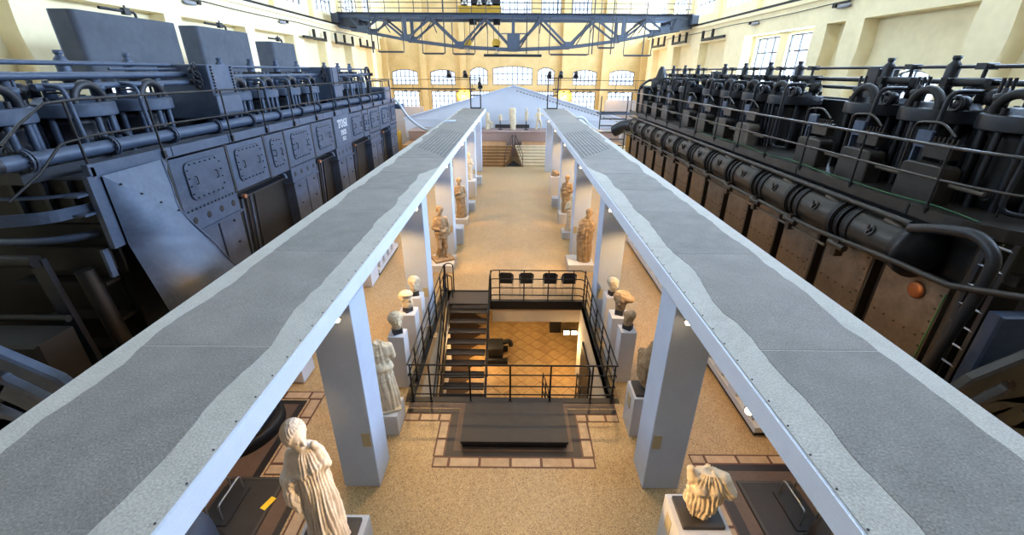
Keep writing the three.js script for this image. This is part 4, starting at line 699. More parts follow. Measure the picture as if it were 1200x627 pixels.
// lighting gantry before the end wall
for (const s of [-1, 1]) {
  const o = thing('lighting_gantry', `thin dark gantry with small track lights before the ${s < 0 ? 'left' : 'right'} half of the end wall`, 'gantry'), z = -43.5;
  mesh('track', cb(Math.min(s * 13.4, s * 3.6), Math.max(s * 13.4, s * 3.6), 5.22, 5.34, z - 0.08, z + 0.08, 0.02), M.iron, o);
  mesh('guard_wire', bar(V(s * 13.4, 6.08, z), V(s * 3.4, 6.08, z), 0.025), M.iron, o);
  for (let k = 0; k < 6; k++) mesh('gantry_post', bar(V(s * (3.9 + k * 1.85), 5.3, z), V(s * (3.9 + k * 1.85), 6.08, z), 0.022), M.iron, o);
  for (let k = 0; k < 9; k++) { const x = s * (4.0 + k * 0.62 + (k > 5 ? 1.2 : 0)); { if (k % 3 === 1) { const l = new THREE.PointLight(WARM, 48 * LAMP, 0, 2); l.position.set(x, 4.95, z - 0.35); l.castShadow = true; l.shadow.radius = 5; scene.add(l); } } mesh('track_light', [bar(V(x, 5.22, z), V(x, 5.12, z), 0.02), bar(V(x - 0.16, 5.04, z + 0.05), V(x + 0.16, 5.1, z + 0.05), 0.06)], M.black, o); }
}
// steel access frames behind the engines, far end
{
  const o = thing('access_stair', 'light steel access frame with rails beyond the left engine', 'platform');
  for (const x of [-12.2, -10.9, -9.6]) for (const z of [-34, -35.6]) mesh('frame_post', bar(V(x, 0, z), V(x, 6.1, z), 0.035), M.iron, o);
  for (const y of [4.6, 5.4, 6.1]) mesh('frame_rail', bent([V(-9.6, y, -35.6), V(-9.6, y, -34), V(-12.2, y, -34), V(-12.2, y, -35.6)], 0.03, 0.05, 6), M.iron, o);
  mesh('platform_floor', bx(-12.3, -9.5, 3.4, 3.48, -35.7, -33.9), M.iron, o);
  const q = thing('access_ladder', 'steel ladder with dark treads beyond the right engine', 'ladder');
  for (const x of [5.6, 7.3]) mesh('ladder_post', bar(V(x, 0, -29.5), V(x, 5.4, -29.5), 0.035), M.iron, q);
  for (let y = 1.9; y < 4.8; y += 0.42) mesh('ladder_tread', bx(5.6, 7.3, y, y + 0.05, -29.65, -29.35), M.iron, q);
  mesh('ladder_platform', bx(5.5, 8, 4.3, 4.42, -30.4, -29.2), M.craneBlue, q);
}
// machines in front of the end wall
for (const s of [-1, 1]) {
  const o = thing('yellow_machine', `yellow-brown machine with a round disc beyond the ${s < 0 ? 'left' : 'right'} engine`, 'machine', [s * 11.0, 0, -38.5]);
  mesh('machine_body', [cb(-1.1, 1.1, 0, 2.0, -0.8, 0.8, 0.05)], M.yellow, o); mesh('machine_disc', rot(lathe([[0, 0.1], [0.5, 0.12], [0.9, 0.05], [1.0, -0.1], [0, -0.1]], 24), 'X', Math.PI / 2).translate(s * -0.3, 2.1, 0.9), M.yellow, o);
  mesh('machine_box', cb(-1.4, 0.2, 2.0, 2.9, -0.7, 0.3, 0.04), M.woodPale, o);
}
for (const s of [-1, 1]) {
  const o = thing('disc_lamp', `round yellow disc lamp before the end wall, ${s < 0 ? 'left' : 'right'} of the gable`, 'lamp', [s * 4.9, 4.7, -45]);
  mesh('lamp_disc', rot(lathe([[0, 0], [0.3, 0.02], [0.62, 0.16], [0.66, 0.2], [0.6, 0.2], [0.28, 0.08], [0, 0.06]], 24), 'X', Math.PI / 2), M.yellow, o); mesh('lamp_pole', bar(V(0, -4.7, -0.05), V(0, 0.1, -0.05), 0.05), M.iron, o);
  mesh('bulb', mv(new THREE.SphereGeometry(0.13, 12, 8), 0, -0.12, 0.26), M.glow, o);
  const l = new THREE.PointLight(WARM, 60 * LAMP, 0, 2); l.position.set(s * 4.9, 4.58, -44.5); l.castShadow = true; l.shadow.radius = 5; scene.add(l);
}
for (const s of [-1, 1]) single('partition_panel', cb(s * 10.4 - 1.5, s * 10.4 + 1.5, 0, s < 0 ? 3.6 : 4.3, -45.1, -45, 0.01), M.plinthGrey, `plain grey partition panel before the end wall on the ${s < 0 ? 'left' : 'right'}`, 'panel');
// hoses from the engines to the canopies
single('hose', tube([V(-7.2, 5.25, -27.6), V(-6.9, 5.0, -27.5), V(-6.3, 4.2, -27.3), V(-5.4, 3.62, -27), V(-4.8, 3.6, -27), V(-4.3, 3.85, -27), V(-4.1, 4.04, -27), V(-3.5, 4.05, -27.2)], 0.075, 8, 40), M.rubber, 'pale ribbed hose sagging from the left engine to the canopy', 'hose');
single('hose', tube([V(4.1, 4.08, -29.5), V(4.5, 4.06, -29.4), V(5.0, 3.6, -29.3), V(5.6, 3.3, -29.2), V(6.2, 3.35, -29), V(6.7, 3.5, -28.4)], 0.075, 8, 30), M.rubber, 'pale ribbed hose sagging from the right canopy towards the engine', 'hose');

// ------------------------------------------------------------------ wall brackets and wall lamps
const bracketSpots = { '-1': [[-34.0, -32.0, 8.62, 9.25, 2, 1.6, 'nearest the tanks'], [-39.6, -35.8, 8.58, 9.3, 3, 0, 'middle'], [-45.4, -41.4, 8.62, 9.3, 3, 0, 'nearest the end wall']], '1': [[-34.3, -32.5, 8.8, 9.45, 2, 1.8, 'nearest the camera'], [-40.6, -37.4, 8.88, 9.6, 3, 0, 'middle'], [-46.4, -42.7, 8.9, 9.7, 3, 0, 'nearest the end wall']] };
for (const s of [-1, 1]) for (const [z0, z1, y0, y1, n, tail, w] of bracketSpots[s]) {
  const o = thing('wall_bracket', `black angular cable bracket on the ${s < 0 ? 'left' : 'right'} wall, ${w} of three`, 'bracket', [s * 13.2, y0, (z0 + z1) / 2], 'wall brackets');
  const t = 0.17, h = y1 - y0, L = (z1 - z0) / 2, B = (a, b, c, d) => bx(-0.07, 0.07, c, d, a, b);
  mesh('bracket_foot', B(-L, L, 0, t), M.black, o);
  for (let k = 0; k < n; k++) { const a = -L + (2 * L - t) * k / (n - 1); mesh('bracket_arm', B(a, a + t, t, h), M.black, o); }
  if (tail) mesh('bracket_tail', B(L, L + tail, 0.02, t), M.black, o);
  for (const e of [-0.6, 0.6]) mesh('wall_stay', bx(Math.min(0, s * 0.3), Math.max(0, s * 0.3), 0.05, 0.12, e * L - 0.05, e * L + 0.05), M.black, o);
}
for (const [s, z, w] of [[-1, -20.6, 'above the tanks, nearer the camera'], [-1, -28.4, 'above the farthest tank'], [1, -20.4, 'nearer the camera'], [1, -27.5, 'above the tall window']]) {
  const o = thing('wall_lamp', `small pale bulkhead lamp on the ${s < 0 ? 'left' : 'right'} wall ${w}`, 'lamp', [s * 13.4, 9.3, z], 'bulkhead lamps on the walls');
  mesh('lamp_body', rot(lathe([[0, -0.36], [0.07, -0.33], [0.085, 0], [0.07, 0.33], [0, 0.36]], 10), 'X', Math.PI / 2), M.plinthGrey, o); mesh('lamp_arm', [bx(-0.04, 0.04, 0, 0.14, -0.7, -0.5), bx(-0.03, 0.03, 0.1, 0.14, -0.7, 0.3)], M.iron, o);
}
for (const s of [-1, 1]) single('conduit', tube(Array.from({ length: 12 }, (_, k) => V(s * 13.44, 9.45 + 0.03 * Math.sin(k * 2), -8 - k * 3.2)), 0.02, 5), M.iron, `thin conduit running along the ${s < 0 ? 'left' : 'right'} wall below the crane rail`, 'conduit');

// ------------------------------------------------------------------ stairwell: stairs, railings, chairs, platform
{
  const o = thing('open_staircase', 'dark steel open staircase going down into the stairwell', 'staircase');
  mesh('landing', cb(-2.05, -0.78, -0.06, -0.01, -12.94, -12.1, 0.008), M.stairTread, o);
  for (let k = 1; k < 16; k++) mesh('tread', cb(-2.0, -0.82, -0.19 * k - 0.04, -0.19 * k, -12.12 + 0.29 * (k - 1), -12.12 + 0.29 * k + 0.0, 0.006), M.stairTread, o);
  for (const x of [-2.06, -0.78]) mesh('stringer', prism([[-12.95, 0.0], [-12.0, 0.0], [-7.8, -2.85], [-7.8, -3.05], [-8.4, -3.05], [-12.2, -0.4], [-12.95, -0.4]], 0.04, 'x').translate(x - 0.02, 0, 0), M.iron, o);
  for (const x of [-2.08, -0.72]) {
    const q = mesh('stair_rail', bent([V(x, 0, -12.3), V(x, 1.0, -12.3), V(x, 1.0, -12.0), V(x, -1.85, -7.8), V(x, -2.9, -7.8)], 0.02, 0.12), M.iron, o);
    mesh('mid_rail', bar(V(x, 0.55, -12.1), V(x, -2.3, -7.85), 0.016), M.iron, q);
    for (let k = 1; k < 5; k++) mesh('baluster', bar(V(x, -0.66 * k - 0.0, -12.12 + k), V(x, 0.98 - 0.68 * k, -12.0 + k), 0.014), M.iron, q);
  }
  mesh('loop_rail', [bent([V(-2.25, 0, -12.9), V(-2.25, 1.05, -12.9), V(-1.98, 1.05, -12.9), V(-1.98, 0, -12.9)], 0.02, 0.1), bent([V(-2.25, 0, -12.5), V(-2.25, 0.8, -12.5), V(-1.98, 0.8, -12.5), V(-1.98, 0, -12.5)], 0.02, 0.1)], M.iron, o);
}
function railRun(o, a, b, posts, h, bars) {
  const d = b.clone().sub(a);
  for (const t of posts) { const p = a.clone().addScaledVector(d, t); mesh('rail_post', bar(p, p.clone().add(V(0, h, 0)), 0.02), M.iron, o); mesh('post_foot', bar(p, p.clone().add(V(0, 0.03, 0)), 0.05), M.iron, o); }
  for (const y of bars) mesh('rail_bar', bar(a.clone().add(V(0, y, 0)), b.clone().add(V(0, y, 0)), y === bars[0] ? 0.02 : 0.015), M.iron, o);
}
{
  const o = thing('stairwell_railing', 'black steel railing round the stairwell opening', 'railing');
  railRun(o, V(-2.28, 0, -7.6), V(2.29, 0, -7.6), [0.01, 0.1, 0.295, 0.49, 0.685, 0.885, 0.99], 1.0, [1.0, 0.74, 0.43, 0.2]);
  railRun(o, V(-2.28, 0, -7.6), V(-2.28, 0, -12.9), [0.13, 0.3, 0.48, 0.66, 0.84, 1], 1.0, [1.0, 0.7, 0.4]);
  railRun(o, V(2.29, 0, -7.6), V(2.29, 0, -12.25), [0.18, 0.36, 0.54, 0.72, 0.9, 1], 1.0, [1.0, 0.7, 0.4]);
  for (const y of [1.1, 0.8, 0.48, 0.22]) mesh('rail_bar', bent([V(-0.7, y > 1 ? 0.1 : y - 0.1, -12.28), V(-0.7, y, -12.28), V(2.2, y, -12.28), V(2.29, y, -12.1)], 0.018, 0.08), M.iron, o);
  for (const x of [-0.7, -0.42, 0.36, 1.14, 1.93, 2.3]) mesh('rail_post', bar(V(x, 0, -12.28), V(x, 1.1, -12.28), 0.018), M.iron, o);
  mesh('edge_channel', [bx(-2.4, 2.42, -0.3, 0.012, -7.72, -7.56), bx(-2.34, -2.22, -0.3, 0.012, -12.95, -7.6), bx(2.25, 2.34, -0.3, 0.012, -12.35, -7.6), bx(-0.74, 2.42, -0.28, 0.012, -12.38, -12.24), bx(-2.4, -0.74, -0.3, 0.012, -13.02, -12.94)], M.iron, o);
}
{
  const o = thing('sunken_railing', 'black railing on the lower level beside the dark ramp', 'railing', [0, LOW, 0]);
  for (let k = 0; k < 6; k++) mesh('rail_post', bar(V(1.0 + k * 0.06, 0, -11.2 + k * 0.42), V(1.0 + k * 0.06, 1.0, -11.2 + k * 0.42), 0.022), M.iron, o);
  for (const y of [0.35, 0.68, 1.0]) mesh('rail_bar', bar(V(1.0, y, -11.2), V(1.3, y, -9.1), 0.018), M.iron, o);
  railRun(o, V(2.1, 0, -11.2), V(2.16, 0, -9), [0, 0.3, 0.6, 0.9], 1.0, [1, 0.65, 0.3]);
  single('dark_ramp', bx(1.1, 2.15, LOW, LOW + 0.02, -10.9, -8.4), M.stairTread, 'dark ramp plate on the lower floor', 'ramp');
  single('black_door', cb(2.19, 2.24, LOW, LOW + 2.1, -11.4, -9.9, 0.01), M.black, 'black door in the right side of the stairwell', 'door');
  single('black_crate', cb(1.55, 2.0, LOW, LOW + 0.7, -15.6, -15.1, 0.02), M.black, 'black box standing on the lower floor by the wall', 'box');
  const w = thing('dark_equipment', 'dark equipment with small wheels under the stairs on the lower floor', 'equipment', [-0.55, LOW, -13.4]);
  mesh('equipment_body', cb(-0.35, 0.2, 0.15, 0.6, -0.4, 0.3, 0.03), M.black, w); mesh('equipment_arm', bent([V(0.1, 0.5, -0.2), V(0.45, 0.62, -0.2), V(0.5, 0.4, -0.2)], 0.09, 0.1), M.black, w); mesh('wheel', [bar(V(-0.38, 0.12, -0.4), V(0.38, 0.12, -0.4), 0.12), bar(V(-0.38, 0.12, 0.4), V(0.38, 0.12, 0.4), 0.12)], M.iron, w);
}
[[-0.21, 'leftmost'], [0.44, 'second from the left'], [1.24, 'third from the left'], [1.86, 'rightmost']].forEach(([x, w], i) => {
  const o = thing('chair', `black chair behind the stairwell railing, ${w} of four`, 'chair', [x, 0, -12.95], 'chairs behind the stairwell', (rnd() - 0.5) * 0.2);
  const sg = prism([[-0.21, 0], [0.21, 0], [0.24, 0.3], [0.16, 0.36], [-0.16, 0.36], [-0.24, 0.3]], 0.03, 'z', 0.008); sg.rotateX(-0.12); sg.translate(0, 0.42, 0.2);
  mesh('backrest', sg, M.chairBlack, o); mesh('seat', cb(-0.23, 0.23, 0.42, 0.46, -0.24, 0.2, 0.015), M.chairBlack, o);
  for (const sx of [-1, 1]) { mesh('leg', bar(V(sx * 0.21, 0, 0.24), V(sx * 0.2, 0.72, 0.22), 0.012), M.chrome, o); mesh('leg', bar(V(sx * 0.21, 0, -0.24), V(sx * 0.2, 0.43, -0.2), 0.012), M.chrome, o); }
  mesh('front_bar', bar(V(-0.21, 0.3, 0.23), V(0.21, 0.3, 0.23), 0.01), M.chrome, o);
});
{
  const o = thing('low_platform', 'low dark rectangular platform before the stairwell railing', 'platform');
  mesh('platform_top', cb(-1.01, 1.12, 0.1, 0.17, -7.4, -6.27, 0.008), M.platform, o); mesh('platform_base', bx(-0.98, 1.09, 0, 0.1, -7.38, -6.3), M.platformSide, o);
}

// ------------------------------------------------------------------ aisles: long plinths with blocks, floor plates, machine feet
for (const [x0, x1, z0, z1, n, lab] of [[4.95, 5.75, -10.6, -6.62, 5, 'nearest in the right aisle'], [4.98, 5.75, -17.7, -12.6, 7, 'farther along the right aisle'], [-5.6, -4.82, -16.8, -14.1, 4, 'in the left aisle']]) {
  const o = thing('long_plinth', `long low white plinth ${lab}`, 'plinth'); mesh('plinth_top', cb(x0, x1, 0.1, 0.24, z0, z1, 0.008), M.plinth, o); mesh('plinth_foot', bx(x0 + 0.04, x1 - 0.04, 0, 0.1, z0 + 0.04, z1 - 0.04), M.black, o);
  for (let k = 0; k < n; k++) {
    const z = z1 - 0.22 - (z1 - z0 - 0.4) * k / n, a = x0 > 0 ? x0 : x1 - 0.4;
    const b = thing('display_block', `white block on the long plinth ${lab}, ${['first', 'second', 'third', 'fourth', 'fifth', 'sixth', 'seventh'][k]} from its near end`, 'pedestal', [a + 0.2, 0.24, z - 0.16], 'blocks on the long plinths');
    mesh('block_body', cb(-0.18, 0.18, 0, 0.85, -0.17, 0.17, 0.008), M.plinth, b); mesh('block_cap', cb(-0.16, 0.16, 0.85, 0.95, -0.15, 0.15, 0.02), M.marbleWarm, b);
  }
}
single('white_pedestal', [cb(-5.5, -4.93, 0.04, 0.75, -8.72, -8.14, 0.008), bx(-5.46, -4.97, 0, 0.04, -8.68, -8.18)], M.plinth, 'white box pedestal in the left aisle beside the nearest pillar', 'pedestal');
single('white_pedestal', [cb(-5.5, -4.82, 0.04, 0.95, -13.95, -13.16, 0.008), bx(-5.46, -4.86, 0, 0.04, -13.9, -13.2)], M.plinth, 'white box pedestal in the left aisle at the near end of the long plinth', 'pedestal');
{
  const o = thing('round_machine_foot', 'dark round machine foot with a flanged base in the left aisle', 'machine', [-5.72, 0, -6.75]);
  mesh('foot_body', lathe([[0, 1.5], [0.72, 1.5], [0.74, 1.4], [0.78, 0.25], [0, 0.25]], 36), M.paintDark, o); mesh('foot_flange', lathe([[0, 0.25], [0.84, 0.25], [0.9, 0.2], [0.92, 0], [0, 0]], 36), M.oily, o);
}
for (const s of [-1, 1]) {
  const o = thing('pit_cover', `dark steel pit cover plate in the ${s < 0 ? 'left' : 'right'} aisle`, 'cover plate'), X = (a, b) => s < 0 ? [-b, -a] : [a, b];
  mesh('cover_sheet', cb(...X(4.1, 5.1), 0.006, 0.026, -5.55, -2.2, 0.003), M.platform, o);
  mesh('cover_lip', [bx(...X(4.1, 5.1), 0.026, 0.032, -5.53, -5.49), bx(...X(4.12, 4.16), 0.026, 0.032, -5.5, -2.2)], M.slabDark, o);
  mesh('pit', bx(...X(4.64, 5.1), 0.03, 0.05, -5.32, -4.6), M.black, o);  // raised black block, its colour stands for the shade in the pit
  for (const x of [4.75, 4.97]) mesh('grab_rail', bent([V(s * x, 0.03, -5.3), V(s * x, 0.36, -5.3), V(s * x, 0.36, -4.7), V(s * x, 0.03, -4.7)], 0.016, 0.08), M.steel, o);
  const q = thing('shaft_cover', `rounded dark shaft cover under the ${s < 0 ? 'left' : 'right'} canopy`, 'machine');
  mesh('cover_shell', mv(lathe([[0, 0.86], [0.3, 0.84], [0.5, 0.74], [0.58, 0.5], [0.6, 0], [0, 0]], 28), s * 4.92, 0.05, -3.9), s < 0 ? M.paint : M.rBlack, q); mesh('cover_ring', mv(rot(new THREE.TorusGeometry(0.61, 0.05, 8, 30), 'X', Math.PI / 2), s * 4.92, 0.09, -3.9), M.oily, q);
}
{
  const g = cb(-0.12, 0.12, 0, 0.006, -0.055, 0.055, 0.002); g.rotateY(1.2);
  const m = single('warning_label', g, M.signYellow, 'small yellow warning label lying on the dark cover plate', 'sign'); m.position.set(-4.17, 0.027, -5.02);
}

// ------------------------------------------------------------------ sculptures
const smin = (a, b, k) => { const h = Math.max(k - Math.abs(a - b), 0) / k; return Math.min(a, b) - h * h * k * 0.25; };
const ell = (x, y, z, a, b, c) => { const k0 = Math.hypot(x / a, y / b, z / c), k1 = Math.hypot(x / (a * a), y / (b * b), z / (c * c)); return k1 < 1e-9 ? -Math.min(a, b, c) : k0 * (k0 - 1) / k1; };
const cap = (x, y, z, A, B, ra, rb) => { const dx = B[0] - A[0], dy = B[1] - A[1], dz = B[2] - A[2]; let t = ((x - A[0]) * dx + (y - A[1]) * dy + (z - A[2]) * dz) / (dx * dx + dy * dy + dz * dz); t = Math.min(1, Math.max(0, t)); return Math.hypot(x - A[0] - dx * t, y - A[1] - dy * t, z - A[2] - dz * t) - (ra + (rb - ra) * t); };
const interp = (tab, y) => { if (y <= tab[0][0]) return tab[0]; for (let i = 0; i + 1 < tab.length; i++) if (y <= tab[i + 1][0]) { let t = (y - tab[i][0]) / (tab[i + 1][0] - tab[i][0]); t = t * t * (3 - 2 * t); return tab[i].map((v, k) => v + (tab[i + 1][k] - v) * t); } return tab[tab.length - 1]; };
function surfaceNet(f, lo, hi, c) {                    // one closed smooth skin round the solid where f < 0
  const n = [0, 1, 2].map(k => Math.ceil((hi[k] - lo[k]) / c) + 1), [nx, ny, nz] = n, F = new Float32Array(nx * ny * nz), id = (i, j, k) => (k * ny + j) * nx + i;
  for (let k = 0; k < nz; k++) for (let j = 0; j < ny; j++) for (let i = 0; i < nx; i++) F[id(i, j, k)] = f(lo[0] + i * c, lo[1] + j * c, lo[2] + k * c);
  const vi = new Int32Array(nx * ny * nz).fill(-1), pos = [], idx = [];
  for (let k = 0; k + 1 < nz; k++) for (let j = 0; j + 1 < ny; j++) for (let i = 0; i + 1 < nx; i++) {
    let sx = 0, sy = 0, sz = 0, m = 0;
    for (let e = 0; e < 12; e++) {
      const ax = e >> 2, u = e & 1, v = (e >> 1) & 1, a = [0, 0, 0], b = [0, 0, 0]; a[(ax + 1) % 3] = b[(ax + 1) % 3] = u; a[(ax + 2) % 3] = b[(ax + 2) % 3] = v; b[ax] = 1;
      const fa = F[id(i + a[0], j + a[1], k + a[2])], fb = F[id(i + b[0], j + b[1], k + b[2])]; if ((fa < 0) === (fb < 0)) continue;
      const t = fa / (fa - fb); sx += a[0] + (b[0] - a[0]) * t; sy += a[1] + (b[1] - a[1]) * t; sz += a[2] + (b[2] - a[2]) * t; m++;
    }
    if (m) { vi[id(i, j, k)] = pos.length / 3; pos.push(lo[0] + (i + sx / m) * c, lo[1] + (j + sy / m) * c, lo[2] + (k + sz / m) * c); }
  }
  for (let k = 1; k + 1 < nz; k++) for (let j = 1; j + 1 < ny; j++) for (let i = 1; i + 1 < nx; i++) {
    const a = F[id(i, j, k)] < 0;
    const q = (b, p0, p1, p2, p3) => { if (a === b) return; const w = [p0, p1, p2, p3]; if (w.some(x => x < 0)) return; a ? idx.push(w[0], w[1], w[2], w[0], w[2], w[3]) : idx.push(w[0], w[2], w[1], w[0], w[3], w[2]); };
    q(F[id(i + 1, j, k)] < 0, vi[id(i, j - 1, k - 1)], vi[id(i, j, k - 1)], vi[id(i, j, k)], vi[id(i, j - 1, k)]);
    q(F[id(i, j + 1, k)] < 0, vi[id(i - 1, j, k - 1)], vi[id(i - 1, j, k)], vi[id(i, j, k)], vi[id(i, j, k - 1)]);
    q(F[id(i, j, k + 1)] < 0, vi[id(i - 1, j - 1, k)], vi[id(i, j - 1, k)], vi[id(i, j, k)], vi[id(i - 1, j, k)]);
  }
  const g = new THREE.BufferGeometry(); g.setAttribute('position', new THREE.Float32BufferAttribute(pos, 3)); g.setIndex(idx); g.computeVertexNormals(); return g;
}
function headSDF(x, y, z, o = {}) {                    // centred on the head, facing +z, about 0.26 high
  let d = ell(x, y - 0.02, z + 0.008, 0.084, 0.118, 0.104);
  d = smin(d, ell(x, y + 0.075, z - 0.03, 0.055, 0.06, 0.06), 0.05);
  d = smin(d, cap(x, y, z, [0, 0.025, 0.088], [0, -0.025, 0.118], 0.011, 0.017), 0.02);
  d = smin(d, cap(x, y, z, [-0.022, -0.066, 0.088], [0.022, -0.066, 0.088], 0.01, 0.01), 0.015);
  for (const s of [-1, 1]) { d = Math.max(d, -ell(x - s * 0.036, y - 0.012, z - 0.112, 0.024, 0.014, 0.02)); d = smin(d, ell(x - s * 0.036, y - 0.01, z - 0.085, 0.016, 0.011, 0.012), 0.006); d = smin(d, ell(x - s * 0.088, y, z + 0.005, 0.014, 0.032, 0.022), 0.012); }
  const r = Math.atan2(x, z + 0.02), curl = o.curl ?? 0.012;
  if (o.hair !== 0) { let h = ell(x, y - 0.042, z + 0.03, 0.104, 0.108, 0.112); h -= curl * Math.abs(Math.sin(r * 9 + y * 60)) ; h = Math.max(h, z - 0.062 - (y - 0.1) * 0.25); d = smin(d, h, 0.015); if (o.bun) d = smin(d, ell(x, y - 0.01, z + 0.14, 0.06, 0.05, 0.05), 0.03); }
  if (o.beard) d = smin(d, ell(x, y + 0.11, z - 0.05, 0.065, 0.07, 0.055) - 0.01 * Math.abs(Math.sin(r * 14 + y * 50)), 0.02);
  return d;
}
// standing figure; drape: folds; arms etc. by joints; height about 1.75
function figure(o) {
  const prof = o.profile || [[0, 0.25, 0.2, 0], [0.15, 0.23, 0.19, 0], [0.6, 0.205, 0.17, 0], [0.92, 0.2, 0.155, 0], [1.1, 0.16, 0.125, 0], [1.3, 0.19, 0.135, 0], [1.42, 0.19, 0.11, 0], [1.5, 0.1, 0.07, 0], [1.54, 0.05, 0.05, 0]];
  const yt = prof[prof.length - 1][0], nf = o.folds ?? 11, amp = o.amp ?? 0.022, sway = o.sway ?? 0.03, ph = o.phase ?? 0;
  return (x, y, z) => {
    const [, rx, rz] = interp(prof, y), cx = sway * Math.sin(y * 2.4 + ph), X = x - cx, th = Math.atan2(X, z);
    let q = Math.hypot(X / rx, z / rz), d = (q - 1) * Math.min(rx, rz);
    const w = y < 1.15 ? 1 : 0.55, fold = Math.pow(Math.abs(Math.sin(nf * 0.5 * th + ph + (o.slant || 0) * y + Math.sin(y * 2.3 + ph) * 0.7 + noise(x * 4, y * 1.6, z * 4 + ph) * 2.6)), 0.8) * (0.55 + 0.9 * Math.abs(noise(th * 1.3 + 5, y * 1.1, ph)) * 2);
    d -= (fold - 0.5) * amp * w * (o.bare && y > 0.95 ? 0.25 : 1) * Math.min(1, q);
    d += noise(x * 9 + ph, y * 7, z * 9) * 0.012;
    if (o.mantle) { const h = Math.abs(Math.sin((y * 1.0 + x * o.mantle) * 26 + ph)); if (y > 0.7 && y < 1.3) d -= h * 0.014; const m = ell(X, y - 0.98 - x * 0.6 * o.mantle, z, 0.235, 0.11, 0.185); d = smin(d, m - h * 0.012, 0.05); }
    d = Math.max(d, y - yt, -y);
    for (const [A, B, ra, rb] of o.limbs || []) d = smin(d, cap(x, y, z, A, B, ra, rb) + noise(x * 14, y * 14, z * 14) * 0.006, 0.05);
    if (o.head) { const [hx, hy, hz, yaw, tilt] = o.head; d = smin(d, cap(x, y, z, [cx * 0.5, 1.42, 0], [hx, hy - 0.08, hz], 0.062, 0.055), 0.05); let px = x - hx, py = y - hy, pz = z - hz; const c = Math.cos(yaw), s = Math.sin(yaw);[px, pz] = [px * c - pz * s, px * s + pz * c]; const ct = Math.cos(tilt || 0), st = Math.sin(tilt || 0);[py, pz] = [py * ct + pz * st, -py * st + pz * ct]; const hs = o.headScale || 1.08; d = smin(d, headSDF(px / hs, py / hs, pz / hs, o.face || {}) * hs, 0.02); }
    for (const e of o.extra || []) d = e(d, x, y, z);
    return Math.max(d, -y);
  };
}
const figGeo = (o, c = 0.018, pad = 0.1) => surfaceNet(figure(o), [-(o.w || 0.5), -0.03, -(o.dz || 0.42)], [o.w || 0.5, (o.top || 1.85) + pad, o.dz || 0.42], c);
function sculpture(name, geo, mat, label, category, pos, scale, turn, base) {
  const o = thing(name, label, category, pos, undefined, turn);
  const b = mesh(base ? 'carved_body' : 'carving', geo, mat, o); b.scale.set(scale * (base && base.wide || 1), scale, scale * (base && base.wide || 1));
  if (base) { mesh('base', base.geo, base.mat, o); b.position.y = base.h; }
  return o;
}
function pedestal(label, x0, x1, z0, z1, h, { slab, card, mat = M.plinth } = {}) {
  const o = thing('pedestal', label, 'pedestal');
  mesh('pedestal_body', cb(x0, x1, 0, h, z0, z1, 0.006), mat, o);
  if (slab) mesh('dark_slab', cb(x0 + slab, x1 - slab, h, h + 0.06, z0 + slab, z1 - slab, 0.006), M.slabDark, o);
  if (card) mesh('caption_card', card, M.card, o, 'small beige caption card');
  return o;
}
// robed woman, nearest on the left
pedestal('pale pedestal with a dark slab under the robed woman in the left foreground', -3.02, -2.12, -4.32, -3.5, 0.74, { slab: 0.08 });
{
  const g = figGeo({
    top: 1.85, w: 0.5, folds: 25, amp: 0.036, phase: 1.1, sway: 0.02, slant: 0.6,
    profile: [[0, 0.25, 0.21, 0], [0.1, 0.235, 0.195, 0], [0.55, 0.21, 0.175, 0], [0.9, 0.195, 0.155, 0], [1.12, 0.175, 0.14, 0], [1.3, 0.2, 0.15, 0], [1.42, 0.165, 0.12, 0], [1.5, 0.1, 0.08, 0], [1.53, 0.05, 0.05, 0]],
    head: [-0.05, 1.68, 0.06, 0.95, 0.02], face: { bun: 1, curl: 0.012 }, headScale: 1.24,
    limbs: [[[-0.19, 1.4, 0], [-0.25, 1.12, 0.06], 0.075, 0.085], [[-0.25, 1.12, 0.06], [-0.25, 0.86, 0.13], 0.095, 0.06], [[-0.22, 0.9, 0.12], [-0.2, 0.7, 0.15], 0.05, 0.022], [[-0.28, 0.92, 0.1], [-0.28, 0.76, 0.12], 0.045, 0.02], [[0.15, 1.4, 0], [0.19, 1.2, -0.02], 0.06, 0.052], [[0.13, 1.46, 0.0], [0.12, 1.56, 0.05], 0.04, 0.042]],
    extra: [(d, x, y, z) => Math.max(d, -ell(x + 0.24, y - 1.0, z - 0.2, 0.03, 0.022, 0.06)), (d, x, y, z) => (y < 1.2 && y > 0.66 && x < -0.15) ? d - 0.014 * Math.abs(Math.sin(x * 70 + y * 9 + z * 30)) : d,
      (d, x, y, z) => { const k = y - 1.22 - 0.35 * x; return z > 0 && Math.abs(k) < 0.07 && Math.abs(x) < 0.22 ? d - 0.018 * Math.cos(k / 0.07 * 1.57) * Math.abs(Math.sin(k * 90 + x * 8)) - 0.012 * Math.cos(k / 0.07 * 1.57) : d; }],
  }, 0.0115);
  g.scale(0.86, 1, 0.95); g.computeVertexNormals();
  sculpture('robed_statue', g, M.marble, 'tall robed marble woman with pleated skirt in the left foreground', 'statue', [-2.55, 0.8, -3.92], 1.18, 0.1);
}
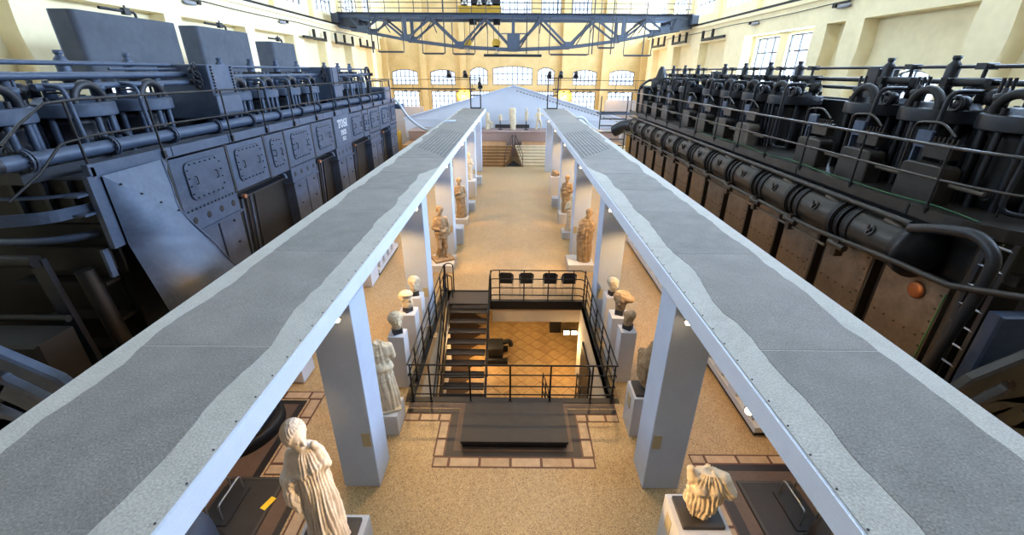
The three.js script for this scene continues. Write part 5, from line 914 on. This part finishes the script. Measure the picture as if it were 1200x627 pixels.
// armless draped torso, nearest on the right
pedestal('white pedestal with a dark slab under the draped torso in the right foreground', 2.27, 2.98, -4.4, -3.78, 1.14, { slab: 0.07, card: prism([[-4.22, 0.72], [-4.04, 0.72], [-4.04, 1.0], [-4.22, 1.0]], 0.012, 'x').translate(2.258, 0, 0) });
const torsoO = (ph, extra) => ({
  top: 0.9, w: 0.45, folds: 23, amp: 0.04, phase: ph, sway: 0.03, slant: 3.2,
  profile: [[0, 0.09, 0.08, 0], [0.08, 0.15, 0.13, 0], [0.3, 0.22, 0.18, 0], [0.5, 0.225, 0.17, 0], [0.66, 0.24, 0.16, 0], [0.76, 0.23, 0.13, 0], [0.82, 0.14, 0.09, 0], [0.84, 0.05, 0.05, 0]],
  limbs: [[[0.2, 0.72, 0.03], [0.3, 0.56, 0.08], 0.11, 0.1], [[-0.17, 0.74, 0.02], [-0.23, 0.86, 0.02], 0.09, 0.05]],
  extra: [(d, x, y, z) => { for (const s of [-1, 1]) d = smin(d, ell(x - s * 0.095, y - 0.6, z - 0.135, 0.09, 0.085, 0.07), 0.04); return d; }, (d, x, y, z) => Math.max(d, -ell(x - 0.37, y - 0.47, z - 0.14, 0.08, 0.085, 0.08)), (d, x, y, z) => Math.max(d, -ell(x - 0.02, y - 0.9, z, 0.09, 0.1, 0.09)),
    (d, x, y, z) => d - 0.016 * Math.pow(Math.abs(Math.sin((x * 0.8 + y * 0.5) * 30 + noise(x * 5, y * 4, z * 5) * 4)), 2) * (y < 0.62 && y > 0.05 ? 1 : 0.3), ...(extra || [])],
});
sculpture('torso_sculpture', figGeo(torsoO(0.4), 0.0115), M.marbleWarm, 'draped armless marble torso in the right foreground', 'sculpture', [2.6, 1.19, -4.08], 0.98, -0.1);
pedestal('white pedestal with caption card beside the nearest right pillar', 2.4, 2.95, -7.15, -6.6, 0.98, { slab: 0.05, card: prism([[-7.0, 0.55], [-6.8, 0.55], [-6.8, 0.85], [-7.0, 0.85]], 0.012, 'x').translate(2.388, 0, 0) });
sculpture('torso_sculpture', figGeo({ ...torsoO(2.2), top: 1.0, limbs: [[[0, 0.7, 0], [0.02, 0.98, -0.03], 0.17, 0.1]] }, 0.016), M.marbleBrown, 'weathered brown draped torso half hidden by the nearest right pillar', 'sculpture', [2.72, 1.03, -6.9], 1.02, -0.6);
// headless statue beside the nearest left pillar
pedestal('low white block under the headless statue beside the nearest left pillar', -2.8, -2.3, -7.16, -6.58, 0.5);
sculpture('headless_statue', figGeo({ top: 1.6, folds: 12, amp: 0.03, phase: 2.0, mantle: -0.3, limbs: [[[-0.18, 1.38, 0], [-0.22, 1.15, 0.03], 0.075, 0.06], [[0.18, 1.38, 0], [0.23, 1.16, 0.02], 0.075, 0.06]], extra: [(d, x, y, z) => Math.max(d, -ell(x, y - 1.56, z - 0.02, 0.07, 0.08, 0.07))] }, 0.016), M.marbleWarm, 'headless draped statue on the low block beside the nearest left pillar', 'statue', [-2.56, 0.5, -6.86], 1.02, 0.35, { geo: cb(-0.26, 0.26, 0, 0.06, -0.22, 0.22, 0.01), mat: M.marbleWarm, h: 0.05 });
// heads on tall pedestals along both sides of the stairwell
const HEADS = [
  [-2.6, -8.26, 0.36, -8.05, 'nearest', 'curly', { curl: 0.02 }, 1.15, 0.6, M.marbleWarm], [-2.58, -9.2, 0.42, -9.0, 'middle', 'cap-haired', { curl: 0.004, beard: 1 }, 1.25, 0.9, M.marbleWarm], [-2.58, -10.05, 0.38, -9.86, 'farthest', 'broken', { curl: 0.012 }, 1.2, 0.3, M.marbleWarm],
  [2.66, -8.5, 0.36, -8.3, 'nearest', 'rounded', { curl: 0.008, beard: 1 }, 1.05, -0.7, M.marbleBrown], [2.62, -9.12, 0.44, -8.92, 'middle', 'broad broken', { curl: 0.016 }, 1.4, -0.5, M.marbleBrown], [2.66, -10.2, 0.38, -9.96, 'farthest', 'small', { curl: 0.01 }, 1.1, 0.4, M.marbleWarm],
];
HEADS.forEach(([x, z, w, zf, where, kind, face, sc, yaw, mat], i) => {
  const side = x < 0 ? 'left' : 'right';
  pedestal(`tall white pedestal carrying the ${where} head on the ${side} of the stairwell`, x - w / 2, x + w / 2, zf - w, zf, 1.4, { mat: M.plinth });
  const f = (a, b, c) => { let d = headSDF(a, b - 0.26, c, face); d = smin(d, cap(a, b, c, [0, 0.2, -0.01], [0, 0.08, -0.02], 0.075, 0.07), 0.04); if (i === 4) { d = smin(d, ell(a - 0.05, b - 0.3, c + 0.02, 0.135, 0.06, 0.1) - 0.01 * Math.sin(a * 50), 0.06); } if (i === 2) d = Math.max(d, (a * 0.7 + c) - 0.085 + noise(a * 20, b * 20, c * 20) * 0.02); if (i === 1) d = smin(d, ell(a, b - 0.36, c, 0.1, 0.05, 0.112), 0.02); d += noise(a * 22 + i, b * 22, c * 22) * 0.008; return Math.max(d, 0.07 - b); };
  sculpture('portrait_bust', surfaceNet(f, [-0.26, 0.03, -0.24], [0.26, 0.52, 0.24], 0.0115), mat, `${kind} carved stone head on a pedestal, ${where} on the ${side} of the stairwell`, 'bust', [x, 1.4, zf - w / 2], sc, yaw, { geo: cb(-0.1, 0.1, 0, 0.13, -0.09, 0.09, 0.012), mat: i % 3 === 1 ? M.slabDark : M.platform, h: 0.03, wide: 1.22 });
});
// statues farther along the gallery
const baseGeo = (w, d) => cb(-w / 2, w / 2, 0, 0.1, -d / 2, d / 2, 0.02);
pedestal('low pale block under the standing youth in a short tunic, left row', -3.1, -2.2, -15.5, -14.4, 0.28, { mat: M.plinth });
sculpture('tunic_statue', figGeo({
  top: 1.85, folds: 13, amp: 0.03, phase: 0.7, mantle: 0.4, w: 0.45,
  profile: [[0.0, 0.001, 0.001, 0], [0.7, 0.01, 0.01, 0], [0.74, 0.2, 0.15, 0], [0.95, 0.19, 0.14, 0], [1.1, 0.16, 0.12, 0], [1.3, 0.2, 0.135, 0], [1.42, 0.19, 0.11, 0], [1.5, 0.1, 0.07, 0], [1.54, 0.05, 0.05, 0]],
  head: [-0.02, 1.68, 0.03, -0.4, 0.1], face: { curl: 0.016 },
  limbs: [[[0.1, 0.8, 0], [0.12, 0.42, 0.05], 0.1, 0.07], [[0.12, 0.42, 0.05], [0.12, 0.06, -0.02], 0.066, 0.042], [[0.12, 0.05, -0.02], [0.14, 0.03, 0.14], 0.045, 0.035], [[-0.1, 0.8, 0], [-0.12, 0.42, 0.08], 0.1, 0.07], [[-0.12, 0.42, 0.08], [-0.18, 0.06, -0.06], 0.066, 0.042], [[-0.18, 0.05, -0.06], [-0.22, 0.03, 0.09], 0.045, 0.035], [[-0.02, 0, -0.14], [0.02, 0.8, -0.1], 0.1, 0.07], [[-0.18, 1.38, 0], [-0.27, 1.12, 0.02], 0.065, 0.055], [[-0.27, 1.12, 0.02], [-0.12, 1.08, 0.17], 0.055, 0.045], [[0.18, 1.38, 0], [0.26, 1.1, 0], 0.065, 0.055], [[0.26, 1.1, 0], [0.24, 0.85, 0.08], 0.055, 0.045]],
}, 0.018), M.marbleBrown, 'brown marble youth in a short tunic standing in the left row', 'statue', [-2.66, 0.28, -15.0], 1.1, 0.5, { geo: baseGeo(0.75, 0.6), mat: M.marbleBrown, h: 0.08 });
pedestal('wide low pale block under the wrapped statue, right row', 2.05, 3.0, -15.5, -14.5, 0.3);
sculpture('wrapped_statue', figGeo({ top: 1.75, folds: 9, amp: 0.03, phase: 3.2, mantle: -0.5, profile: [[0, 0.22, 0.2, 0], [0.5, 0.24, 0.2, 0], [1.0, 0.25, 0.19, 0], [1.3, 0.24, 0.16, 0], [1.42, 0.18, 0.12, 0], [1.5, 0.1, 0.08, 0], [1.54, 0.05, 0.05, 0]], head: [0.05, 1.64, 0.02, -0.4, 0.1], face: { curl: 0.004 } }, 0.018), M.marbleBrown, 'brown statue wrapped in a long cloak in the right row behind the stairwell', 'statue', [2.68, 0.3, -14.95], 1.13, -0.3);
const far = [
  [-2.55, -20.1, 0.32, 'cloaked', 'third', 'left', 1.05, M.marbleBrown, 0.4], [2.58, -20.4, 0.5, 'bent-armed', 'third', 'right', 1.0, M.marbleBrown, -0.4], [-2.6, -25.3, 0.95, 'slender', 'fourth', 'left', 0.85, M.marbleWarm, 0.3], [2.55, -18.4, 0.28, 'slim veiled', 'second', 'right', 0.9, M.marbleWarm, -0.2],
];
far.forEach(([x, z, h, kind, nth, side, sc, mat, turn], i) => {
  pedestal(`pale block under the ${kind} statue in the ${side} row`, x - 0.36, x + 0.36, z - 0.36, z + 0.36, h);
  sculpture('gallery_statue', figGeo({ top: 1.82, folds: 9 + i, amp: 0.028, phase: i * 1.7 + 0.5, mantle: 0.3 - i * 0.2, head: [0.02 * i - 0.03, 1.67, 0.02, 0.3 * i - 0.4, 0.1], limbs: [[[-0.18, 1.38, 0], [-0.26, 1.1, 0.04], 0.065, 0.055], [[-0.26, 1.1, 0.04], [-0.08, 1.2, 0.16], 0.055, 0.04], [[0.18, 1.38, 0], [0.25, 1.08, 0.02], 0.065, 0.055], [[0.25, 1.08, 0.02], [0.12, 1.0 + 0.1 * i, 0.16], 0.055, 0.04]] }, 0.024), mat, `${kind} ${mat === M.marbleBrown ? 'brown' : 'cream'} statue in the ${side} row, ${nth} along the gallery`, 'statue', [x, h, z], sc, turn);
});
for (const [x, z, h, lab] of [[-2.45, -17.6, 0.7, 'left row between the second and third statues'], [-2.35, -22.4, 0.45, 'left row beyond the third statue'], [-2.4, -28.3, 0.5, 'left row near the far pillars'], [2.42, -23.2, 0.5, 'right row beyond the third statue'], [2.5, -25.6, 1.15, 'right row near the far pillars']]) {
  pedestal(`small pale pedestal in the ${lab}`, x - 0.3, x + 0.3, z - 0.3, z + 0.3, h);
}
sculpture('stone_fragment', surfaceNet((a, b, c) => Math.max(ell(a, b - 0.12, c, 0.26, 0.2, 0.2) + noise(a * 8, b * 8, c * 8) * 0.06, -b), [-0.34, -0.02, -0.3], [0.34, 0.42, 0.3], 0.025), M.marbleBrown, 'rounded brown stone fragment on the far right pedestal', 'sculpture', [2.5, 1.15, -25.6], 1, 0);
// statues on the stage before the gable
const stagePoles = (x, label, h) => { const o = thing('display_stand', label, 'stand', [x, 2.12, -39.6]); mesh('stand_post', bar(V(0, 0, 0), V(0, h, 0), 0.04), M.iron, o); mesh('stand_foot', cb(-0.2, 0.2, 0, 0.04, -0.2, 0.2, 0.005), M.iron, o); };
const arms = (a) => [[[-0.18, 1.38, 0], [-0.3, 1.15 + a, 0.04], 0.065, 0.055], [[0.18, 1.38, 0], [0.42, 1.2 - a, 0.06], 0.065, 0.05]];
sculpture('stage_statue', figGeo({ top: 1.6, folds: 5, amp: 0.012, phase: 0.3, limbs: [[[0.05, 0.7, 0.1], [0.35, 0.62, 0.25], 0.1, 0.08], [[0.35, 0.62, 0.25], [0.36, 0.2, 0.28], 0.08, 0.06]] }, 0.03), M.marbleWarm, 'headless seated-looking cream statue at the left end of the stage', 'statue', [-2.3, 2.12, -39.6], 0.95, 0.3);
stagePoles(-1.2, 'thin dark stand carrying the small torso left of the central statue', 0.75);
sculpture('stage_torso', figGeo({ top: 0.75, folds: 5, amp: 0.015, w: 0.4, profile: [[0, 0.12, 0.1, 0], [0.25, 0.16, 0.12, 0], [0.5, 0.19, 0.13, 0], [0.62, 0.1, 0.08, 0], [0.66, 0.05, 0.05, 0]], limbs: [[[0.1, 0.1, 0], [0.25, -0.02, 0.1], 0.09, 0.06]] }, 0.03), M.marbleWarm, 'small leaning cream torso on a thin stand left of the central statue', 'sculpture', [-1.2, 2.86, -39.6], 0.8, -0.3);
sculpture('stage_statue', figGeo({ top: 1.75, folds: 8, amp: 0.03, phase: 1.3, profile: [[0, 0.2, 0.18, 0], [0.6, 0.23, 0.18, 0], [1.0, 0.24, 0.18, 0], [1.4, 0.27, 0.18, 0], [1.6, 0.26, 0.16, 0], [1.7, 0.2, 0.12, 0]] }, 0.03), M.marbleWarm, 'bulky headless cream statue in the centre of the stage', 'statue', [-0.1, 2.12, -39.4], 1.08, 0);
stagePoles(1.08, 'thin dark stand carrying the slim figure right of the central statue', 0.7);
sculpture('stage_torso', figGeo({ top: 1.15, folds: 5, amp: 0.012, w: 0.4, profile: [[0, 0.05, 0.05, 0], [0.2, 0.11, 0.09, 0], [0.45, 0.13, 0.1, 0], [0.7, 0.17, 0.11, 0], [0.8, 0.12, 0.08, 0], [0.86, 0.05, 0.05, 0]], limbs: [[[0, 0.82, 0], [0, 1.05, 0], 0.05, 0.09]] }, 0.03), M.marbleWarm, 'slim cream figure on a thin stand right of the central statue', 'sculpture', [1.08, 2.8, -39.6], 1.0, 0.2);
sculpture('striding_statue', figGeo({ top: 1.85, w: 0.6, folds: 4, amp: 0.01, profile: [[0, 0.001, 0.001, 0], [0.8, 0.02, 0.02, 0], [0.86, 0.15, 0.12, 0], [1.1, 0.15, 0.12, 0], [1.3, 0.19, 0.13, 0], [1.42, 0.18, 0.11, 0], [1.5, 0.1, 0.07, 0], [1.54, 0.05, 0.05, 0]], head: [0.02, 1.68, 0.03, 0.6, 0.1], limbs: [...arms(-0.1), [[0.42, 1.3, 0.06], [0.56, 1.1, 0.1], 0.045, 0.035], [[0.09, 0.9, 0], [0.24, 0.48, 0.06], 0.1, 0.075], [[0.24, 0.48, 0.06], [0.2, 0.05, 0], 0.07, 0.05], [[-0.09, 0.9, 0], [-0.14, 0.45, 0], 0.1, 0.075], [[-0.14, 0.45, 0], [-0.26, 0.05, -0.05], 0.07, 0.05], [[-0.1, 0, -0.1], [-0.08, 0.7, -0.08], 0.09, 0.08]] }, 0.03), M.marbleWarm, 'striding cream statue with an outstretched arm at the right end of the stage', 'statue', [2.15, 2.12, -39.6], 0.98, 0.2);

// ------------------------------------------------------------------ lamps
function spotLamp(x, y, z, aim, power, label, tint, angle = 0.9) {
  const o = thing('spot_lamp', label, 'lamp', [x, y, z], 'spot lamps under the canopies');
  const d = V(aim[0] - x, aim[1] - y, aim[2] - z).normalize(), q = new THREE.Quaternion().setFromUnitVectors(V(0, -1, 0), d);
  const can = mesh('lamp_can', lathe([[0, 0.14], [0.05, 0.14], [0.055, 0.02], [0.06, 0], [0.052, 0], [0.048, 0.03], [0, 0.03]], 14), M.black, o); can.quaternion.copy(q);
  const bulb = mesh('bulb', new THREE.SphereGeometry(0.042, 12, 8), M.glow, can, 'glowing bulb'); bulb.position.y = -0.005;
  mesh('lamp_stem', bar(V(0, 0.04, 0), V(0, CY0 - y - 0.012, 0), 0.012), M.black, o);
  const l = new THREE.SpotLight(tint, power * LAMP, 0, angle, 0.3, 2); l.position.set(x + d.x * 0.09, y + d.y * 0.09, z + d.z * 0.09); l.target.position.set(...aim); l.castShadow = true; l.shadow.radius = 1.5; scene.add(l, l.target);
}
for (const s of [-1, 1]) for (let k = -1; k < 6; k++) {
  const z = P0 - PS * k, side = s < 0 ? 'left' : 'right', n = ['nearest', 'second', 'third', 'fourth', 'fifth', 'sixth', 'farthest'][k + 1];
  // inner edge: the nearest pair shine across the gallery at the foreground marbles, the others down on their own row
  const aim = k < 0 ? [-s * (s < 0 ? 2.6 : 2.55), s < 0 ? 1.5 : 2.0, -4.0] : [s * 0.9, 0, z + 3.0];
  spotLamp(k < 0 && s < 0 ? -2.8 : s * 2.46, 3.62, k < 0 ? -3.44 : z + 0.22, aim, k < 0 ? (s < 0 ? 560 : 380) : k < 1 ? 22 : k < 4 ? 80 : 30, `small glowing spot lamp at the inner edge of the ${side} canopy, ${n} from the camera`, WARM, k < 0 ? (s < 0 ? 0.16 : 0.26) : 0.5);
  if (k >= 0) spotLamp(s * 3.95, 3.62, z - PS + 2.3, [s * 2.75, 0.9, z - PS], k < 4 ? 130 : 30, `small spot lamp under the outer half of the ${side} canopy, ${n} from the camera`, WARM, 0.62);
  spotLamp(s * 4.1, 3.62, z - 1.6, [s * 6.2, 0.3, z - 2.0], 58, `small golden aisle lamp at the outer edge of the ${side} canopy, ${n} from the camera`, GOLD, 1.15);
}
// floodlights on the lower level
for (const [x, y, z, lab] of [[2.0, -1.4, -12.6, 'right'], [-1.3, -1.9, -13.4, 'left']]) {
  const o = thing('floodlight', `twin glowing floodlight on the lower level, ${lab}`, 'lamp', [x, y, z]);
  mesh('flood_bar', cb(-0.22, 0.22, 0.07, 0.11, -0.03, 0.03, 0.005), M.iron, o);
  for (const e of [-0.13, 0.13]) mesh('flood_lamp', cb(e - 0.09, e + 0.09, -0.07, 0.07, -0.03, 0.04, 0.01), M.glowWhite, o);
  const l = new THREE.PointLight(WARM, 17 * LAMP, 0, 2); l.position.set(x - Math.sign(x) * 0.15, y - 0.2, z + 0.3); l.castShadow = true; l.shadow.radius = 4; scene.add(l);
}
{ const l = new THREE.PointLight(WARM, 17 * LAMP, 0, 2); l.position.set(0.6, -0.75, -15); l.castShadow = true; l.shadow.radius = 5; scene.add(l); const o = single('lower_ceiling_lamp', mv(lathe([[0, 0.2], [0.1, 0.2], [0.16, 0], [0, 0]], 16), 0.6, -0.68, -15), M.glow, 'round lamp below the ceiling of the lower level', 'lamp'); void o; }
// warm hall lamps hung high along the middle of the hall, above the picture
for (const [z, nth] of [[-9.5, 'first'], [-17, 'second']]) {
  const o = thing('pendant_lamp', `high pendant hall lamp above the middle gallery, ${nth} from the camera`, 'lamp', [0, 12.2, z]);
  mesh('lamp_reflector', lathe([[0.05, 0.6], [0.12, 0.5], [0.14, 0.3], [0.42, 0], [0.4, 0], [0.12, 0.28], [0, 0.3]], 20), both(M.iron), o); mesh('bulb', mv(new THREE.SphereGeometry(0.12, 12, 8), 0, 0.14, 0), M.glow, o); mesh('suspension', bar(V(0, 0.6, 0), V(0, 3.1, 0), 0.02), M.iron, o);
  const l = new THREE.SpotLight(WARM, 700 * LAMP, 0, 0.3, 0.6, 2); l.position.set(0, 12.15, z); l.target.position.set(0, 0, z + 3); l.castShadow = true; l.shadow.radius = 6; scene.add(l, l.target);
}
renderer.render(scene, camera);
